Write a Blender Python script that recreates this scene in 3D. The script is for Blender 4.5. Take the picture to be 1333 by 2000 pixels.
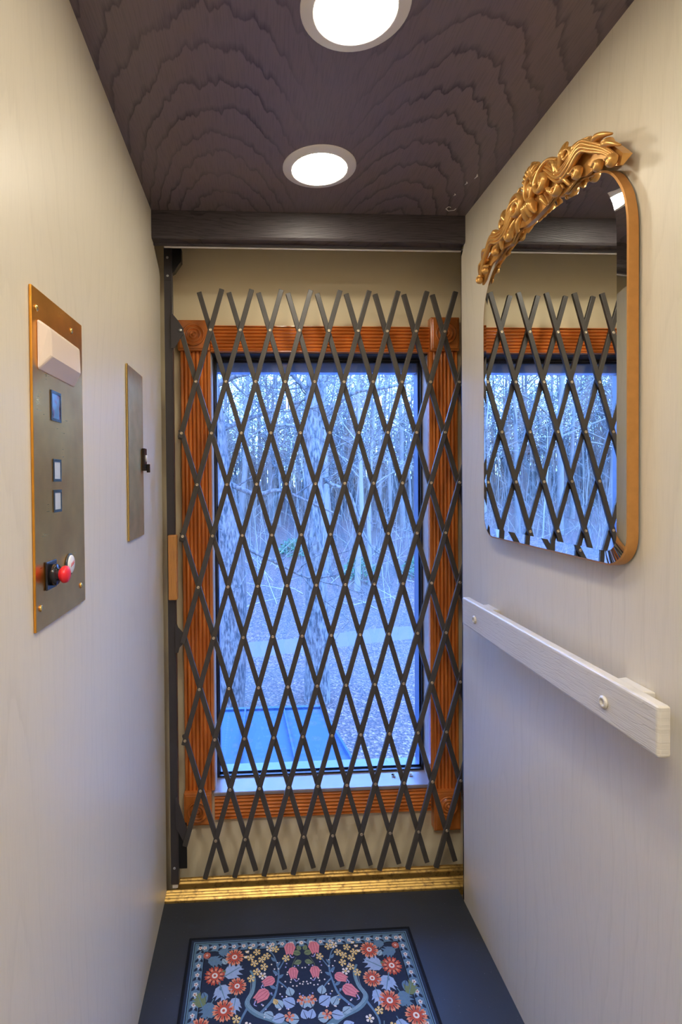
import bpy, bmesh, math, random
from mathutils import Vector, Matrix
from math import sin, cos, pi, sqrt, radians as R

for o in list(bpy.data.objects):
    bpy.data.objects.remove(o)
SC = bpy.context.scene
COL = SC.collection

# ------------------------------------------------------------------ camera
cam_d = bpy.data.cameras.new('camera')
cam_d.sensor_fit = 'VERTICAL'
cam_d.sensor_height = 36.0
cam_d.lens = 1045.79 / 2000.0 * 36.0
cam_d.shift_x = (666.5 - 559.65) / 2000.0
cam_d.shift_y = -(1000.0 - 955.58) / 2000.0
cam_d.clip_start = 0.02
cam_d.clip_end = 500
cam = bpy.data.objects.new('camera', cam_d)
COL.objects.link(cam)
yaw, pit, rol = 0.0544, -0.0150, -0.0085
fw = Vector((sin(yaw) * cos(pit), cos(yaw) * cos(pit), sin(pit)))
r0 = Vector((cos(yaw), -sin(yaw), 0))
u0 = r0.cross(fw)
rr = cos(rol) * r0 + sin(rol) * u0
uu = -sin(rol) * r0 + cos(rol) * u0
m = Matrix.Identity(4)
for i in range(3):
    m[i][0] = rr[i]; m[i][1] = uu[i]; m[i][2] = -fw[i]
m[0][3], m[1][3], m[2][3] = 0.300, -1.5816, 1.3082
cam.matrix_world = m
SC.camera = cam

# ------------------------------------------------------------------ world (blue dusk sky) and exposure
LAMP = 28.5
FILL = 19.0          # radiance of the added fill lamps, unseen behind the camera          # radiance of the recessed ceiling lamps
SKY = 5.2
w = bpy.data.worlds.new('dusk_sky')
SC.world = w
w.use_nodes = True
nt = w.node_tree
nt.nodes.clear()
tc = nt.nodes.new('ShaderNodeTexCoord')
sp = nt.nodes.new('ShaderNodeSeparateXYZ')
rp = nt.nodes.new('ShaderNodeValToRGB')
bg = nt.nodes.new('ShaderNodeBackground')
wo = nt.nodes.new('ShaderNodeOutputWorld')
nt.links.new(tc.outputs['Generated'], sp.inputs[0])
nt.links.new(sp.outputs['Z'], rp.inputs[0])
rp.color_ramp.elements[0].position = 0.0
rp.color_ramp.elements[0].color = (0.72, 1.50, 4.00, 1)
rp.color_ramp.elements[1].position = 0.6
rp.color_ramp.elements[1].color = (0.50, 1.25, 3.90, 1)
nt.links.new(rp.outputs[0], bg.inputs[0])
bg.inputs[1].default_value = SKY
nt.links.new(bg.outputs[0], wo.inputs[0])

SC.cycles.max_bounces = 7
SC.cycles.glossy_bounces = 4
SC.cycles.transmission_bounces = 2
SC.cycles.transparent_max_bounces = 6
SC.view_settings.view_transform = 'Standard'
SC.view_settings.look = 'None'
SC.view_settings.gamma = 1.0
SC.view_settings.use_curve_mapping = False
SC.view_settings.exposure = 0.97


# ------------------------------------------------------------------ helpers
class MB:
    """collects polygons; build() links them as one mesh object"""
    def __init__(self):
        self.v, self.f, self.mi, self.sm = [], [], [], []

    def add(self, vs, fs, mi=0, smooth=False):
        b = len(self.v)
        self.v += [tuple(p) for p in vs]
        for f in fs:
            self.f.append([b + i for i in f]); self.mi.append(mi); self.sm.append(smooth)
        return self

    def box(self, x0, x1, y0, y1, z0, z1, mi=0):
        vs = [(x, y, z) for z in (z0, z1) for y in (y0, y1) for x in (x0, x1)]
        return self.add(vs, [(0, 2, 3, 1), (4, 5, 7, 6), (0, 1, 5, 4), (2, 6, 7, 3), (0, 4, 6, 2), (1, 3, 7, 5)], mi)

    def bar(self, a, b, wdir, w, t, mi=0):
        """box from a to b, width w along wdir, thickness t across"""
        a, b = Vector(a), Vector(b)
        d = (b - a).normalized(); wd = Vector(wdir)
        wd = (wd - d * wd.dot(d)).normalized(); n = d.cross(wd)
        vs = []
        for p in (a, b):
            for s, q in ((-1, -1), (1, -1), (1, 1), (-1, 1)):
                vs.append(p + wd * (s * w / 2) + n * (q * t / 2))
        return self.add(vs, [(0, 3, 2, 1), (4, 5, 6, 7), (0, 1, 5, 4), (1, 2, 6, 5), (2, 3, 7, 6), (3, 0, 4, 7)], mi)

    def prism(self, poly, fn, t0, t1, mi=0, smooth=False):
        """poly = list of (a,b); fn(a,b,t) -> xyz ; extruded from t0 to t1"""
        n = len(poly)
        vs = [fn(a, b, t0) for a, b in poly] + [fn(a, b, t1) for a, b in poly]
        self.add(vs, [tuple(range(n))[::-1], tuple(range(n, 2 * n))], mi, False)
        b = len(self.v) - 2 * n
        for i in range(n):
            j = (i + 1) % n
            self.f.append([b + i, b + j, b + n + j, b + n + i]); self.mi.append(mi); self.sm.append(smooth)
        return self

    def tube(self, path, rad, n=6, mi=0, flat=1.0, up=(0, 0, 1), cap=True, smooth=True):
        P = [Vector(p) for p in path]
        vs, fs = [], []
        prev = None
        for i, p in enumerate(P):
            d = (P[min(i + 1, len(P) - 1)] - P[max(i - 1, 0)])
            if d.length < 1e-9: d = Vector((0, 0, 1))
            d.normalize()
            s = prev if prev is not None else Vector(up)
            s = s - d * s.dot(d)
            if s.length < 1e-4:
                s = d.orthogonal()
            s.normalize(); prev = s
            q = d.cross(s)
            r = rad[i] if isinstance(rad, (list, tuple)) else rad
            for k in range(n):
                a = 2 * pi * k / n
                vs.append(p + s * (cos(a) * r * flat) + q * (sin(a) * r))
        for i in range(len(P) - 1):
            for k in range(n):
                k2 = (k + 1) % n
                fs.append((i * n + k, i * n + k2, (i + 1) * n + k2, (i + 1) * n + k))
        if cap:
            fs.append(tuple(range(n))[::-1]); fs.append(tuple(range((len(P) - 1) * n, len(P) * n)))
        return self.add(vs, fs, mi, smooth)

    def lathe(self, prof, fn, n=24, mi=0, smooth=True, closed_end=True):
        """prof = list of (radius, height); fn(u, v, h) -> xyz"""
        vs, fs = [], []
        for r, h in prof:
            for k in range(n):
                a = 2 * pi * k / n
                vs.append(fn(r * cos(a), r * sin(a), h))
        for i in range(len(prof) - 1):
            for k in range(n):
                k2 = (k + 1) % n
                fs.append((i * n + k, i * n + k2, (i + 1) * n + k2, (i + 1) * n + k))
        if closed_end:
            fs.append(tuple(range(n))[::-1]); fs.append(tuple(range((len(prof) - 1) * n, len(prof) * n)))
        return self.add(vs, fs, mi, smooth)

    def mesh(self, name, mats):
        me = bpy.data.meshes.new(name)
        me.from_pydata(self.v, [], self.f)
        for mt in (mats if isinstance(mats, (list, tuple)) else [mats]):
            me.materials.append(mt)
        me.polygons.foreach_set('material_index', self.mi)
        me.polygons.foreach_set('use_smooth', self.sm)
        bm = bmesh.new(); bm.from_mesh(me)
        bmesh.ops.recalc_face_normals(bm, faces=bm.faces)
        bm.to_mesh(me); bm.free()
        me.update()
        return me

    def build(self, name, mats, parent=None, bevel=0, seg=2, label=None):
        o = bpy.data.objects.new(name, self.mesh(name, mats))
        COL.objects.link(o)
        par(o, parent)
        if bevel:
            bv = o.modifiers.new('bevel', 'BEVEL'); bv.width = bevel; bv.segments = seg
            bv.limit_method = 'ANGLE'; bv.angle_limit = R(40)
        if label: o['label'] = label
        return o


def wloc(o):
    p = Vector(o.location)
    q = o.parent
    return p


def par(o, parent):
    if parent is not None:
        o.parent = parent
        o.matrix_parent_inverse = Matrix.Translation(-Vector(parent['_w'])) if '_w' in parent else Matrix.Identity(4)


def thing(name, loc, label=None, cat=None, group=None, kind=None):
    o = bpy.data.objects.new(name, None)
    o.empty_display_size = 0.05
    COL.objects.link(o); o.location = loc
    o['_w'] = list(loc)
    tag(o, label, cat, group, kind)
    return o


def tag(o, label=None, cat=None, group=None, kind=None):
    if label: o['label'] = label
    if cat: o['category'] = cat
    if group: o['group'] = group
    if kind: o['kind'] = kind
    return o


def inst(me, name, loc, parent=None, rot=None, scale=None):
    o = bpy.data.objects.new(name, me)
    COL.objects.link(o); o.location = loc
    if rot: o.rotation_euler = rot
    if scale: o.scale = scale
    par(o, parent)
    return o


# ------------------------------------------------------------------ materials
class NT:
    def __init__(self, name):
        self.m = bpy.data.materials.new(name); self.m.use_nodes = True
        self.t = self.m.node_tree
        self.p = self.t.nodes['Principled BSDF']
        self.out = self.t.nodes['Material Output']

    def n(self, typ, **kw):
        x = self.t.nodes.new('ShaderNode' + typ)
        for k, v in kw.items(): setattr(x, k, v)
        return x

    def l(self, a, b): self.t.links.new(a, b)

    def val(self, x, sock):
        if isinstance(x, (int, float)): sock.default_value = x
        else: self.l(x, sock)

    def math(self, op, a, b=None, c=None):
        x = self.n('Math', operation=op)
        self.val(a, x.inputs[0])
        if b is not None: self.val(b, x.inputs[1])
        if c is not None: self.val(c, x.inputs[2])
        return x.outputs[0]

    def comb(self, a, b, c=0.0):
        x = self.n('CombineXYZ')
        for i, q in enumerate((a, b, c)): self.val(q, x.inputs[i])
        return x.outputs[0]

    def coords(self):
        return self.n('TexCoord').outputs['Object']

    def noise(self, vec, scale, detail=3, rough=0.5):
        x = self.n('TexNoise'); self.l(vec, x.inputs['Vector'])
        x.inputs['Scale'].default_value = scale; x.inputs['Detail'].default_value = detail
        x.inputs['Roughness'].default_value = rough
        return x.outputs['Fac']

    def ramp(self, fac, stops, interp='LINEAR'):
        x = self.n('ValToRGB'); cr = x.color_ramp; cr.interpolation = interp
        while len(cr.elements) < len(stops): cr.elements.new(0.5)
        for e, (p, c) in zip(cr.elements, stops):
            e.position = p; e.color = (c, c, c, 1) if isinstance(c, (int, float)) else (*c, 1)
        self.l(fac, x.inputs[0])
        return x.outputs[0]

    def mix(self, fac, a, b):
        x = self.n('Mix', data_type='RGBA')
        self.val(fac, x.inputs[0])
        for s, q in ((6, a), (7, b)):
            if isinstance(q, tuple): x.inputs[s].default_value = (*q, 1)
            else: self.l(q, x.inputs[s])
        return x.outputs[2]

    def bump(self, h, strength, dist=0.002):
        x = self.n('Bump'); x.inputs['Strength'].default_value = strength; x.inputs['Distance'].default_value = dist
        self.l(h, x.inputs['Height']); self.l(x.outputs[0], self.p.inputs['Normal'])

    def set(self, col=None, rough=None, metal=None, spec=None, coat=None):
        p = self.p
        if col is not None:
            if isinstance(col, tuple): p.inputs['Base Color'].default_value = (*col, 1)
            else: self.l(col, p.inputs['Base Color'])
        if rough is not None: self.val(rough, p.inputs['Roughness'])
        if metal is not None: p.inputs['Metallic'].default_value = metal
        if spec is not None: p.inputs['Specular IOR Level'].default_value = spec
        if coat is not None:
            p.inputs['Coat Weight'].default_value = coat; p.inputs['Coat Roughness'].default_value = 0.15
        return self.m


def simple(name, col, rough=0.5, metal=0.0, spec=0.5, var=0.12, scale=20, bump=0.0, coat=None, bscale=None):
    n = NT(name)
    v = n.coords()
    f = n.noise(v, scale, 4)
    lo = tuple(c * (1 - var) for c in col); hi = tuple(min(1, c * (1 + var)) for c in col)
    n.set(n.mix(f, lo, hi), rough, metal, spec, coat)
    if bump: n.bump(n.noise(v, bscale or scale * 6, 3), bump)
    return n.m


def oak(name, dark, light, ua, va, mid, off, v0, k=0.14, freq=46, contrast=1.0, rough=0.45, bump=0.15, vflip=1, spec=0.5, pores=0.5, coat=None, warp=0.24, fade=False):
    """cathedral-cut veneer; ua = axis across the grain, va = axis along it"""
    n = NT(name)
    s = n.n('SeparateXYZ'); n.l(n.coords(), s.inputs[0])
    U, V = s.outputs[ua], s.outputs[va]
    big = n.noise(n.comb(n.math('MULTIPLY', U, 3.0), n.math('MULTIPLY', V, 1.1), 3.7), 1.0, 2)
    jag = n.noise(n.comb(n.math('MULTIPLY', U, 46.0), n.math('MULTIPLY', V, 9.0), 1.3), 1.0, 2)
    du = n.math('SUBTRACT', n.math('ABSOLUTE', n.math('SUBTRACT', U, mid)), off)
    du = n.math('ADD', du, n.math('MULTIPLY_ADD', big, warp, -warp / 2))
    dv = n.math('MULTIPLY', n.math('SUBTRACT', V, v0), k)
    d = n.math('SQRT', n.math('ADD', n.math('MULTIPLY', du, du), n.math('MULTIPLY', dv, dv)))
    d = n.math('ADD', d, n.math('MULTIPLY', jag, 0.022))
    d = n.math('ADD', d, n.math('MULTIPLY', big, 0.05))
    fr = n.math('FRACT', n.math('MULTIPLY', d, freq))
    line = n.ramp(fr, [(0.0, 1.0), (0.06, 0.75), (0.22, 0.14), (0.95, 0.0), (1.0, 1.0)])
    pore = n.noise(n.comb(n.math('MULTIPLY', U, 420.0), n.math('MULTIPLY', V, 16.0), 0.0), 1.0, 2)
    pr = n.ramp(pore, [(0.36, 1.0), (0.52, 0.0)])
    patch = n.ramp(n.noise(n.comb(n.math('MULTIPLY', U, 7.0), n.math('MULTIPLY', V, 3.0), 9.0), 1.0, 2), [(0.3, 0.25), (0.65, 1.0)])
    g = n.math('MULTIPLY', line, patch)
    if fade:     # plain quarter-cut figure along the joint of the two sheets
        g = n.math('MULTIPLY', g, n.ramp(n.math('ABSOLUTE', n.math('SUBTRACT', U, mid)), [(0.03, 0.10), (0.15, 1.0)]))
    g = n.math('MULTIPLY_ADD', pr, pores, g)
    g = n.math('MINIMUM', n.math('MULTIPLY', g, contrast), 1.0)
    n.set(n.mix(g, light, dark), rough, 0.0, spec, coat)
    if bump: n.bump(n.math('MULTIPLY', g, -1.0), bump, 0.001)
    return n.m


M = {}
M['wall'] = oak('painted_oak_wall', (0.56, 0.505, 0.39), (0.70, 0.635, 0.505), 1, 2, -0.60, 0.33, 0.3, k=0.13, freq=30, contrast=0.30, rough=0.42, bump=0.10, pores=0.55)
M['ceil'] = oak('dark_oak_ceiling', (0.045, 0.036, 0.045), (0.200, 0.155, 0.160), 0, 1, 0.465, 0.25, 0.45, k=0.30, freq=40, contrast=0.90, rough=0.42, bump=0.15, pores=0.20, warp=0.12, fade=True)
M['header'] = oak('dark_oak_header', (0.016, 0.013, 0.017), (0.066, 0.054, 0.060), 2, 0, 2.0, 0.10, 0.5, k=0.05, freq=130, contrast=0.9, rough=0.48, bump=0.35, pores=0.5)
M['rail'] = oak('painted_oak_rail', (0.52, 0.48, 0.40), (0.66, 0.615, 0.52), 2, 1, 0.9, 0.1, 0.4, k=0.05, freq=140, contrast=0.5, rough=0.38, bump=0.5, pores=0.6)
M['shaft'] = simple('tan_plaster', (0.88, 0.75, 0.49), 0.6, var=0.05, scale=3, bump=0.08, bscale=120)
M['floor'] = None
n = NT('dark_rubber_floor')
v = n.coords()
spk = n.ramp(n.noise(v, 260, 1), [(0.765, 0.0), (0.79, 1.0)])
cl = n.mix(n.noise(v, 5, 4), (0.020, 0.024, 0.030), (0.036, 0.042, 0.052))
n.set(n.mix(n.math('MULTIPLY', spk, 0.5), cl, (0.35, 0.35, 0.36)), n.math('MULTIPLY_ADD', n.noise(v, 9, 3), 0.25, 0.38), 0, 0.45)
n.bump(n.noise(v, 90, 3), 0.12)
M['floor'] = n.m
M['lampring'] = simple('grey_white_lamp_ring', (0.82, 0.79, 0.77), 0.5, var=0.03)
M['lamptrim'] = simple('white_lamp_trim', (0.86, 0.84, 0.81), 0.45, var=0.02)
n = NT('lamp_lens'); n.set((0.9, 0.9, 0.9), 0.4)
n.p.inputs['Emission Color'].default_value = (1.0, 0.91, 0.74, 1); n.p.inputs['Emission Strength'].default_value = LAMP
M['lens'] = n.m
n = NT('fill_lamp_diffuser'); n.set((0.9, 0.9, 0.9), 0.4)
n.p.inputs['Emission Color'].default_value = (1.0, 0.96, 0.91, 1); n.p.inputs['Emission Strength'].default_value = FILL
M['fill_lens'] = n.m
n = NT('hall_bulb'); n.set((0.9, 0.8, 0.6), 0.4)
n.p.inputs['Emission Color'].default_value = (1.0, 0.62, 0.28, 1); n.p.inputs['Emission Strength'].default_value = 60
M['bulb'] = n.m
M['gate'] = simple('gate_dark_paint', (0.066, 0.058, 0.051), 0.42, 0.0, 0.5, var=0.25, scale=30, bump=0.06)
M['post'] = simple('post_dark_paint', (0.050, 0.044, 0.048), 0.38, 0.0, 0.5, var=0.2, scale=20, bump=0.05)
M['black'] = simple('black_steel', (0.012, 0.012, 0.013), 0.35, var=0.3)
M['rivet'] = simple('brass_rivet', (0.62, 0.52, 0.38), 0.35, 0.85, var=0.2)
M['zinc'] = simple('zinc_screw', (0.62, 0.66, 0.68), 0.3, 0.8, var=0.2)
M['handle'] = oak('varnished_oak_handle', (0.30, 0.115, 0.025), (0.60, 0.27, 0.070), 0, 2, 0.03, 0.02, 1.0, k=0.02, freq=220, contrast=0.6, rough=0.3, bump=0.1, coat=0.3)
M['sill'] = None
n = NT('worn_gold_sill')
v = n.coords()
wear = n.ramp(n.noise(v, 60, 5, 0.65), [(0.50, 0.0), (0.68, 1.0)])
n.set(n.mix(wear, (0.62, 0.39, 0.105), (0.22, 0.13, 0.045)), n.math('MULTIPLY_ADD', n.noise(v, 40, 3), 0.3, 0.25), 0.75)
M['sill'] = n.m


def brass(name, hi, lo, rough=0.22):
    n = NT(name)
    s = n.n('SeparateXYZ'); v = n.coords(); n.l(v, s.inputs[0])
    pat = n.ramp(n.noise(v, 14, 3, 0.5), [(0.25, 0.0), (0.75, 1.0)])
    brush = n.noise(n.comb(n.math('MULTIPLY', s.outputs[1], 25.0), n.math('MULTIPLY', s.outputs[2], 700.0), 0.0), 1.0, 2)
    n.set(n.mix(pat, hi, lo), n.math('MULTIPLY_ADD', brush, 0.10, n.math('MULTIPLY_ADD', pat, 0.10, rough)), 1.0)
    return n.m


M['brass'] = brass('aged_brass', (0.95, 0.46, 0.070), (0.68, 0.31, 0.050), 0.22)
M['brass_dark'] = brass('tarnished_brass', (0.82, 0.46, 0.10), (0.58, 0.32, 0.075), 0.26)
M['brass_bright'] = simple('polished_brass', (0.85, 0.62, 0.24), 0.2, 1.0, var=0.08)
M['lens_cream'] = simple('cream_plastic', (0.80, 0.66, 0.54), 0.3, var=0.04)
M['display'] = None
n = NT('display_screen')
v = n.coords()
wv = n.n('TexWave'); n.l(v, wv.inputs['Vector']); wv.inputs['Scale'].default_value = 30; wv.inputs['Distortion'].default_value = 6
n.set(n.ramp(wv.outputs['Fac'], [(0.0, (0.004, 0.006, 0.016)), (0.55, (0.01, 0.02, 0.06)), (0.75, (0.16, 0.03, 0.07)), (1.0, (0.10, 0.22, 0.45))]), 0.08, 0, 0.6)
M['display'] = n.m
M['button'] = simple('pale_button', (0.55, 0.60, 0.68), 0.25, var=0.10, scale=60)
M['bezel'] = simple('button_bezel', (0.03, 0.05, 0.07), 0.25, var=0.2)
M['red'] = simple('red_plastic', (0.75, 0.02, 0.035), 0.28, var=0.06)
M['redprint'] = simple('red_lettering', (0.70, 0.16, 0.18), 0.4, var=0.05)
M['white'] = simple('white_plastic', (0.80, 0.80, 0.82), 0.3, var=0.03)
M['blackpl'] = simple('black_plastic', (0.015, 0.015, 0.018), 0.2, var=0.2)
M['gold'] = None
n = NT('antique_gold_carving')
v = n.coords()
gm = n.n('NewGeometry')
n.set(n.mix(n.noise(v, 45, 4), (0.50, 0.235, 0.055), (0.86, 0.50, 0.15)), 0.30, 0.5, 0.5)
n.bump(n.noise(v, 160, 3), 0.12)
M['gold'] = n.m
M['goldframe'] = simple('gold_frame', (0.56, 0.27, 0.075), 0.36, 0.45, var=0.15, scale=70)
n = NT('mirror_silver'); n.set((0.90, 0.92, 0.92), 0.0, 1.0)
M['mirror'] = n.m
M['backing'] = simple('mirror_backing', (0.03, 0.028, 0.026), 0.7)


def casing_mat(name, ua, va):
    return oak(name, (0.28, 0.055, 0.012), (0.84, 0.25, 0.045), ua, va, 0.0, 0.3, 0.5, k=0.004, freq=25, contrast=0.35, rough=0.22, bump=0.0, pores=0.40, coat=0.6, warp=0.05)


M['casing_v'] = casing_mat('cherry_casing_upright', 0, 2)
M['block'] = simple('cherry_corner_block', (0.66, 0.205, 0.042), 0.22, 0, 0.5, var=0.3, scale=35, coat=0.6)
M['casing_h'] = casing_mat('cherry_casing_level', 2, 0)
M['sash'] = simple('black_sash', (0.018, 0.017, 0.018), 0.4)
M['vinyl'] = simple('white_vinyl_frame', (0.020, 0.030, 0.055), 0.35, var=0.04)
M['stool'] = simple('worn_window_stool', (0.36, 0.30, 0.29), 0.35, var=0.15, scale=15)
M['headrail'] = simple('sky_tinted_head_rail', (0.22, 0.36, 0.60), 0.3, var=0.15, scale=12)  # brighter blue than the frame, painted in place of reflected sky
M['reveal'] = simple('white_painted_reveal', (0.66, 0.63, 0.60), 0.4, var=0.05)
n = NT('window_glass')
tr = n.n('BsdfTransparent'); tr.inputs[0].default_value = (0.96, 0.97, 0.98, 1)
gl = n.n('BsdfGlossy'); gl.inputs['Roughness'].default_value = 0.0
fz = n.n('Fresnel'); fz.inputs[0].default_value = 1.45
mx = n.n('MixShader'); n.l(n.math('MULTIPLY', fz.outputs[0], 1.6), mx.inputs[0])
n.l(tr.outputs[0], mx.inputs[1]); n.l(gl.outputs[0], mx.inputs[2]); n.l(mx.outputs[0], n.out.inputs[0])
M['glass'] = n.m
# outdoors
n = NT('leaf_litter')
v = n.coords()
vo = n.n('TexVoronoi'); n.l(v, vo.inputs['Vector']); vo.inputs['Scale'].default_value = 24.0
sx = n.n('SeparateColor'); n.l(vo.outputs['Color'], sx.inputs[0])
leaf = n.ramp(sx.outputs[0], [(0.0, (0.008, 0.004, 0.003)), (0.35, (0.027, 0.012, 0.007)), (0.8, (0.070, 0.033, 0.019)), (1.0, (0.15, 0.085, 0.055))])
big = n.ramp(n.noise(v, 0.35, 4), [(0.42, 0.0), (0.62, 1.0)])
n.set(n.mix(n.math('MULTIPLY', big, 0.45), leaf, (0.022, 0.022, 0.010)), 0.9)
n.bump(vo.outputs['Distance'], 0.6, 0.05)
M['ground'] = n.m
M['road'] = simple('grey_driveway', (0.050, 0.033, 0.036), 0.85, var=0.12, scale=2)
M['roof'] = simple('blue_metal_roof', (0.010, 0.026, 0.055), 0.55, 0.0, 0.2, var=0.06, scale=2)
M['siding'] = simple('grey_siding', (0.35, 0.36, 0.38), 0.7)


def bark(name, a, b, sc=7.0):
    n = NT(name)
    s = n.n('SeparateXYZ'); n.l(n.coords(), s.inputs[0])
    vec = n.comb(n.math('MULTIPLY', s.outputs[0], sc), n.math('MULTIPLY', s.outputs[1], sc), n.math('MULTIPLY', s.outputs[2], sc * 0.28))
    f = n.noise(vec, 2.2, 5, 0.6)
    n.set(n.mix(n.ramp(f, [(0.38, 0.0), (0.60, 1.0)]), a, b), 0.9)
    n.bump(f, 0.9, 0.04)
    return n.m


M['bark'] = bark('furrowed_bark', (0.006, 0.005, 0.004), (0.075, 0.056, 0.044), 10)
M['bark2'] = bark('grey_lichen_bark', (0.008, 0.009, 0.008), (0.085, 0.070, 0.056), 9)
M['bark_far'] = simple('distant_bark', (0.095, 0.078, 0.060), 0.9, var=0.45, scale=1.5)  # tone lightened to give the distant woods a hazy paleness
M['bark_pale'] = simple('pale_bark', (0.17, 0.14, 0.098), 0.9, var=0.3, scale=1.5)
M['bush'] = simple('green_shrub_leaves', (0.022, 0.065, 0.022), 0.8, var=0.5, scale=8)
M['hallwall'] = simple('hall_paint', (0.62, 0.60, 0.56), 0.6, var=0.03)
M['hallfloor'] = simple('hall_wood_floor', (0.22, 0.13, 0.07), 0.45, var=0.2, scale=4)

W, H = 0.93, 2.098

# ------------------------------------------------------------------ the car: floor, walls, ceiling, header
def struct(o):
    o['kind'] = 'structure'
    return o


fl = MB()
# floor with slightly ragged front lip
fl.box(0, W, -1.5, 0.079, -0.03, 0.0)
struct(fl.build('floor', M['floor']))

# left panel: upper far corner cut off on a slant under the header
lw = MB()
poly = [(-1.5, -0.03), (0.122, -0.03), (0.134, 1.955), (0.118, 1.975), (0.036, 2.012), (0.034, H + 0.03), (-1.5, H + 0.03)]
lw.prism(poly, lambda a, b, t: (t, a, b), -0.02, 0.0)
struct(lw.build('wall_left', M['wall'], bevel=0.001))
rw = MB()
poly = [(-1.5, -0.03), (0.030, -0.03), (0.034, 1.99), (0.016, 2.012), (0.015, H + 0.03), (-1.5, H + 0.03)]
rw.prism(poly, lambda a, b, t: (t, a, b), W, W + 0.02)
struct(rw.build('wall_right', M['wall'], bevel=0.001))
cl = MB(); cl.box(0, W, -1.5, 0.034, H, H + 0.03)
ceiling = struct(cl.build('ceiling', M['ceil']))
# chipped paint mark left by a staple on the ceiling
sc_ = MB()
pth = [(0.868, -0.046), (0.861, -0.050), (0.857, -0.038), (0.868, -0.026), (0.884, -0.030), (0.886, -0.040)]
sc_.tube([(x, y, H - 0.0004) for x, y in pth], 0.0018, 5, flat=0.3)
sc_.build('paint_chip', M['lamptrim'], None)
chip = bpy.data.objects['paint_chip']; chip.parent = ceiling; chip['label'] = 'small white paint chip in bracket shape'

sc_ = MB()
for (x, y, l_) in ((0.862, -0.180, 0.016), (0.876, -0.215, 0.022), (0.852, -0.120, 0.012)):
    sc_.tube([(x, y, H - 0.0004), (x + 0.004, y + l_ * 0.5, H - 0.0004), (x + 0.001, y + l_, H - 0.0004)], [0.0006, 0.0022, 0.0005], 5, flat=0.25)
scr_ = sc_.build('paint_scratch', M['lamptrim'], None); scr_.parent = ceiling; scr_['label'] = 'short pale scratches in the dark ceiling paint'; scr_['kind'] = 'stuff'
hd = MB()
prof = [(0.0, H), (0.0, 2.024), (0.004, 2.017), (0.030, 2.015), (0.030, 2.009), (0.036, 2.009), (0.036, H)]
hd.prism(prof, lambda a, b, t: (t, a, b), 0.0, W)
struct(hd.build('trim_1', M['header'], bevel=0.0015))
# bright metal drip edge under the header
dr = MB(); dr.box(0.03, W + 0.03, 0.037, 0.041, 2.006, 2.016)
struct(dr.build('trim_2', M['reveal']))
# thin dark gasket down the far edge of the right panel
gk = MB(); gk.box(W + 0.001, W + 0.006, 0.0345, 0.040, 0.0, 2.009)
struct(gk.build('trim_3', M['black']))
# jambs beyond the panels
jb = MB(); jb.box(-0.030, -0.021, 0.03, 0.16, -0.03, 2.2)
struct(jb.build('trim_4', M['shaft']))

# ------------------------------------------------------------------ hoistway shell and hall behind the camera
WY = 0.25
SX0, SX1 = -0.20, 1.26
s = MB(); s.box(SX0 - 0.05, SX0, -1.5, WY + 0.15, -0.5, 2.8); struct(s.build('wall_shaft_left', M['shaft']))
s = MB(); s.box(SX1, SX1 + 0.05, -1.5, WY + 0.15, -0.5, 2.8); struct(s.build('wall_shaft_right', M['shaft']))
s = MB(); s.box(SX0, SX1, -1.5, WY + 0.15, 2.75, 2.8); struct(s.build('ceiling_shaft', M['shaft']))
s = MB(); s.box(SX0, SX1, -1.5, WY + 0.15, -0.5, -0.45); struct(s.build('floor_shaft', M['black']))
# wall with the window opening
OX0, OX1, OZ0, OZ1 = 0.147, 0.897, 0.255, 1.745
s = MB()
for (a, b, c, d) in ((SX0, OX0, -0.45, 2.75), (OX1, SX1, -0.45, 2.75), (OX0, OX1, -0.45, OZ0), (OX0, OX1, OZ1, 2.75)):
    s.box(a, b, WY, WY + 0.15, c, d)
struct(s.build('wall_back', M['shaft']))
# hall
HX0, HX1, HY0, HZ = -1.6, 2.6, -3.8, 2.5
s = MB(); s.box(HX0, HX1, HY0, -1.5, -0.06, -0.0); struct(s.build('floor_hall', M['hallfloor']))
s = MB(); s.box(HX0, HX1, HY0, -1.5, HZ, HZ + 0.05); struct(s.build('ceiling_hall', M['hallwall']))
s = MB(); s.box(HX0 - 0.05, HX0, HY0, -1.5, 0, HZ); struct(s.build('wall_hall_left', M['hallwall']))
s = MB(); s.box(HX1, HX1 + 0.05, HY0, -1.5, 0, HZ); struct(s.build('wall_hall_right', M['hallwall']))
s = MB()
s.box(HX0, -0.02, -1.56, -1.5, -0.5, 2.8); s.box(W + 0.02, HX1, -1.56, -1.5, -0.5, 2.8); s.box(-0.02, W + 0.02, -1.56, -1.5, H + 0.03, 2.8); s.box(-0.02, W + 0.02, -1.56, -1.5, -0.5, -0.06)
struct(s.build('wall_front', M['hallwall']))
s = MB()
s.box(HX0, HX1, HY0 - 0.1, HY0, 0, HZ)
struct(s.build('wall_hall', M['hallwall']))

# ------------------------------------------------------------------ recessed ceiling lamps
def downlight(x, y, label, group=None):
    t = thing('recessed_downlight', (x, y, H), label, 'ceiling light', group)
    fn = lambda a, b, h: (x + a, y + b, H - h)
    ring = MB().lathe([(0.0925, 0.0), (0.0925, 0.0015), (0.0905, 0.0028), (0.0780, 0.0060), (0.0715, 0.0072), (0.0695, 0.0070), (0.0685, 0.0003)], fn, 48, closed_end=False)
    ring.build('trim_ring', M['lampring'], t)
    ln = MB().lathe([(0.0680, 0.0006), (0.0680, 0.0062), (0.062, 0.0082), (0.048, 0.0100), (0.028, 0.0110), (0.0005, 0.0114)], fn, 48)
    ln.build('lens', M['lens'], t, label='glowing white lens')
    return t


downlight(0.464, -0.228, 'round white recessed downlight nearest the dark header above the gate')
downlight(0.471, -0.685, 'round white recessed downlight cut off by the top edge of the photo')

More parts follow.
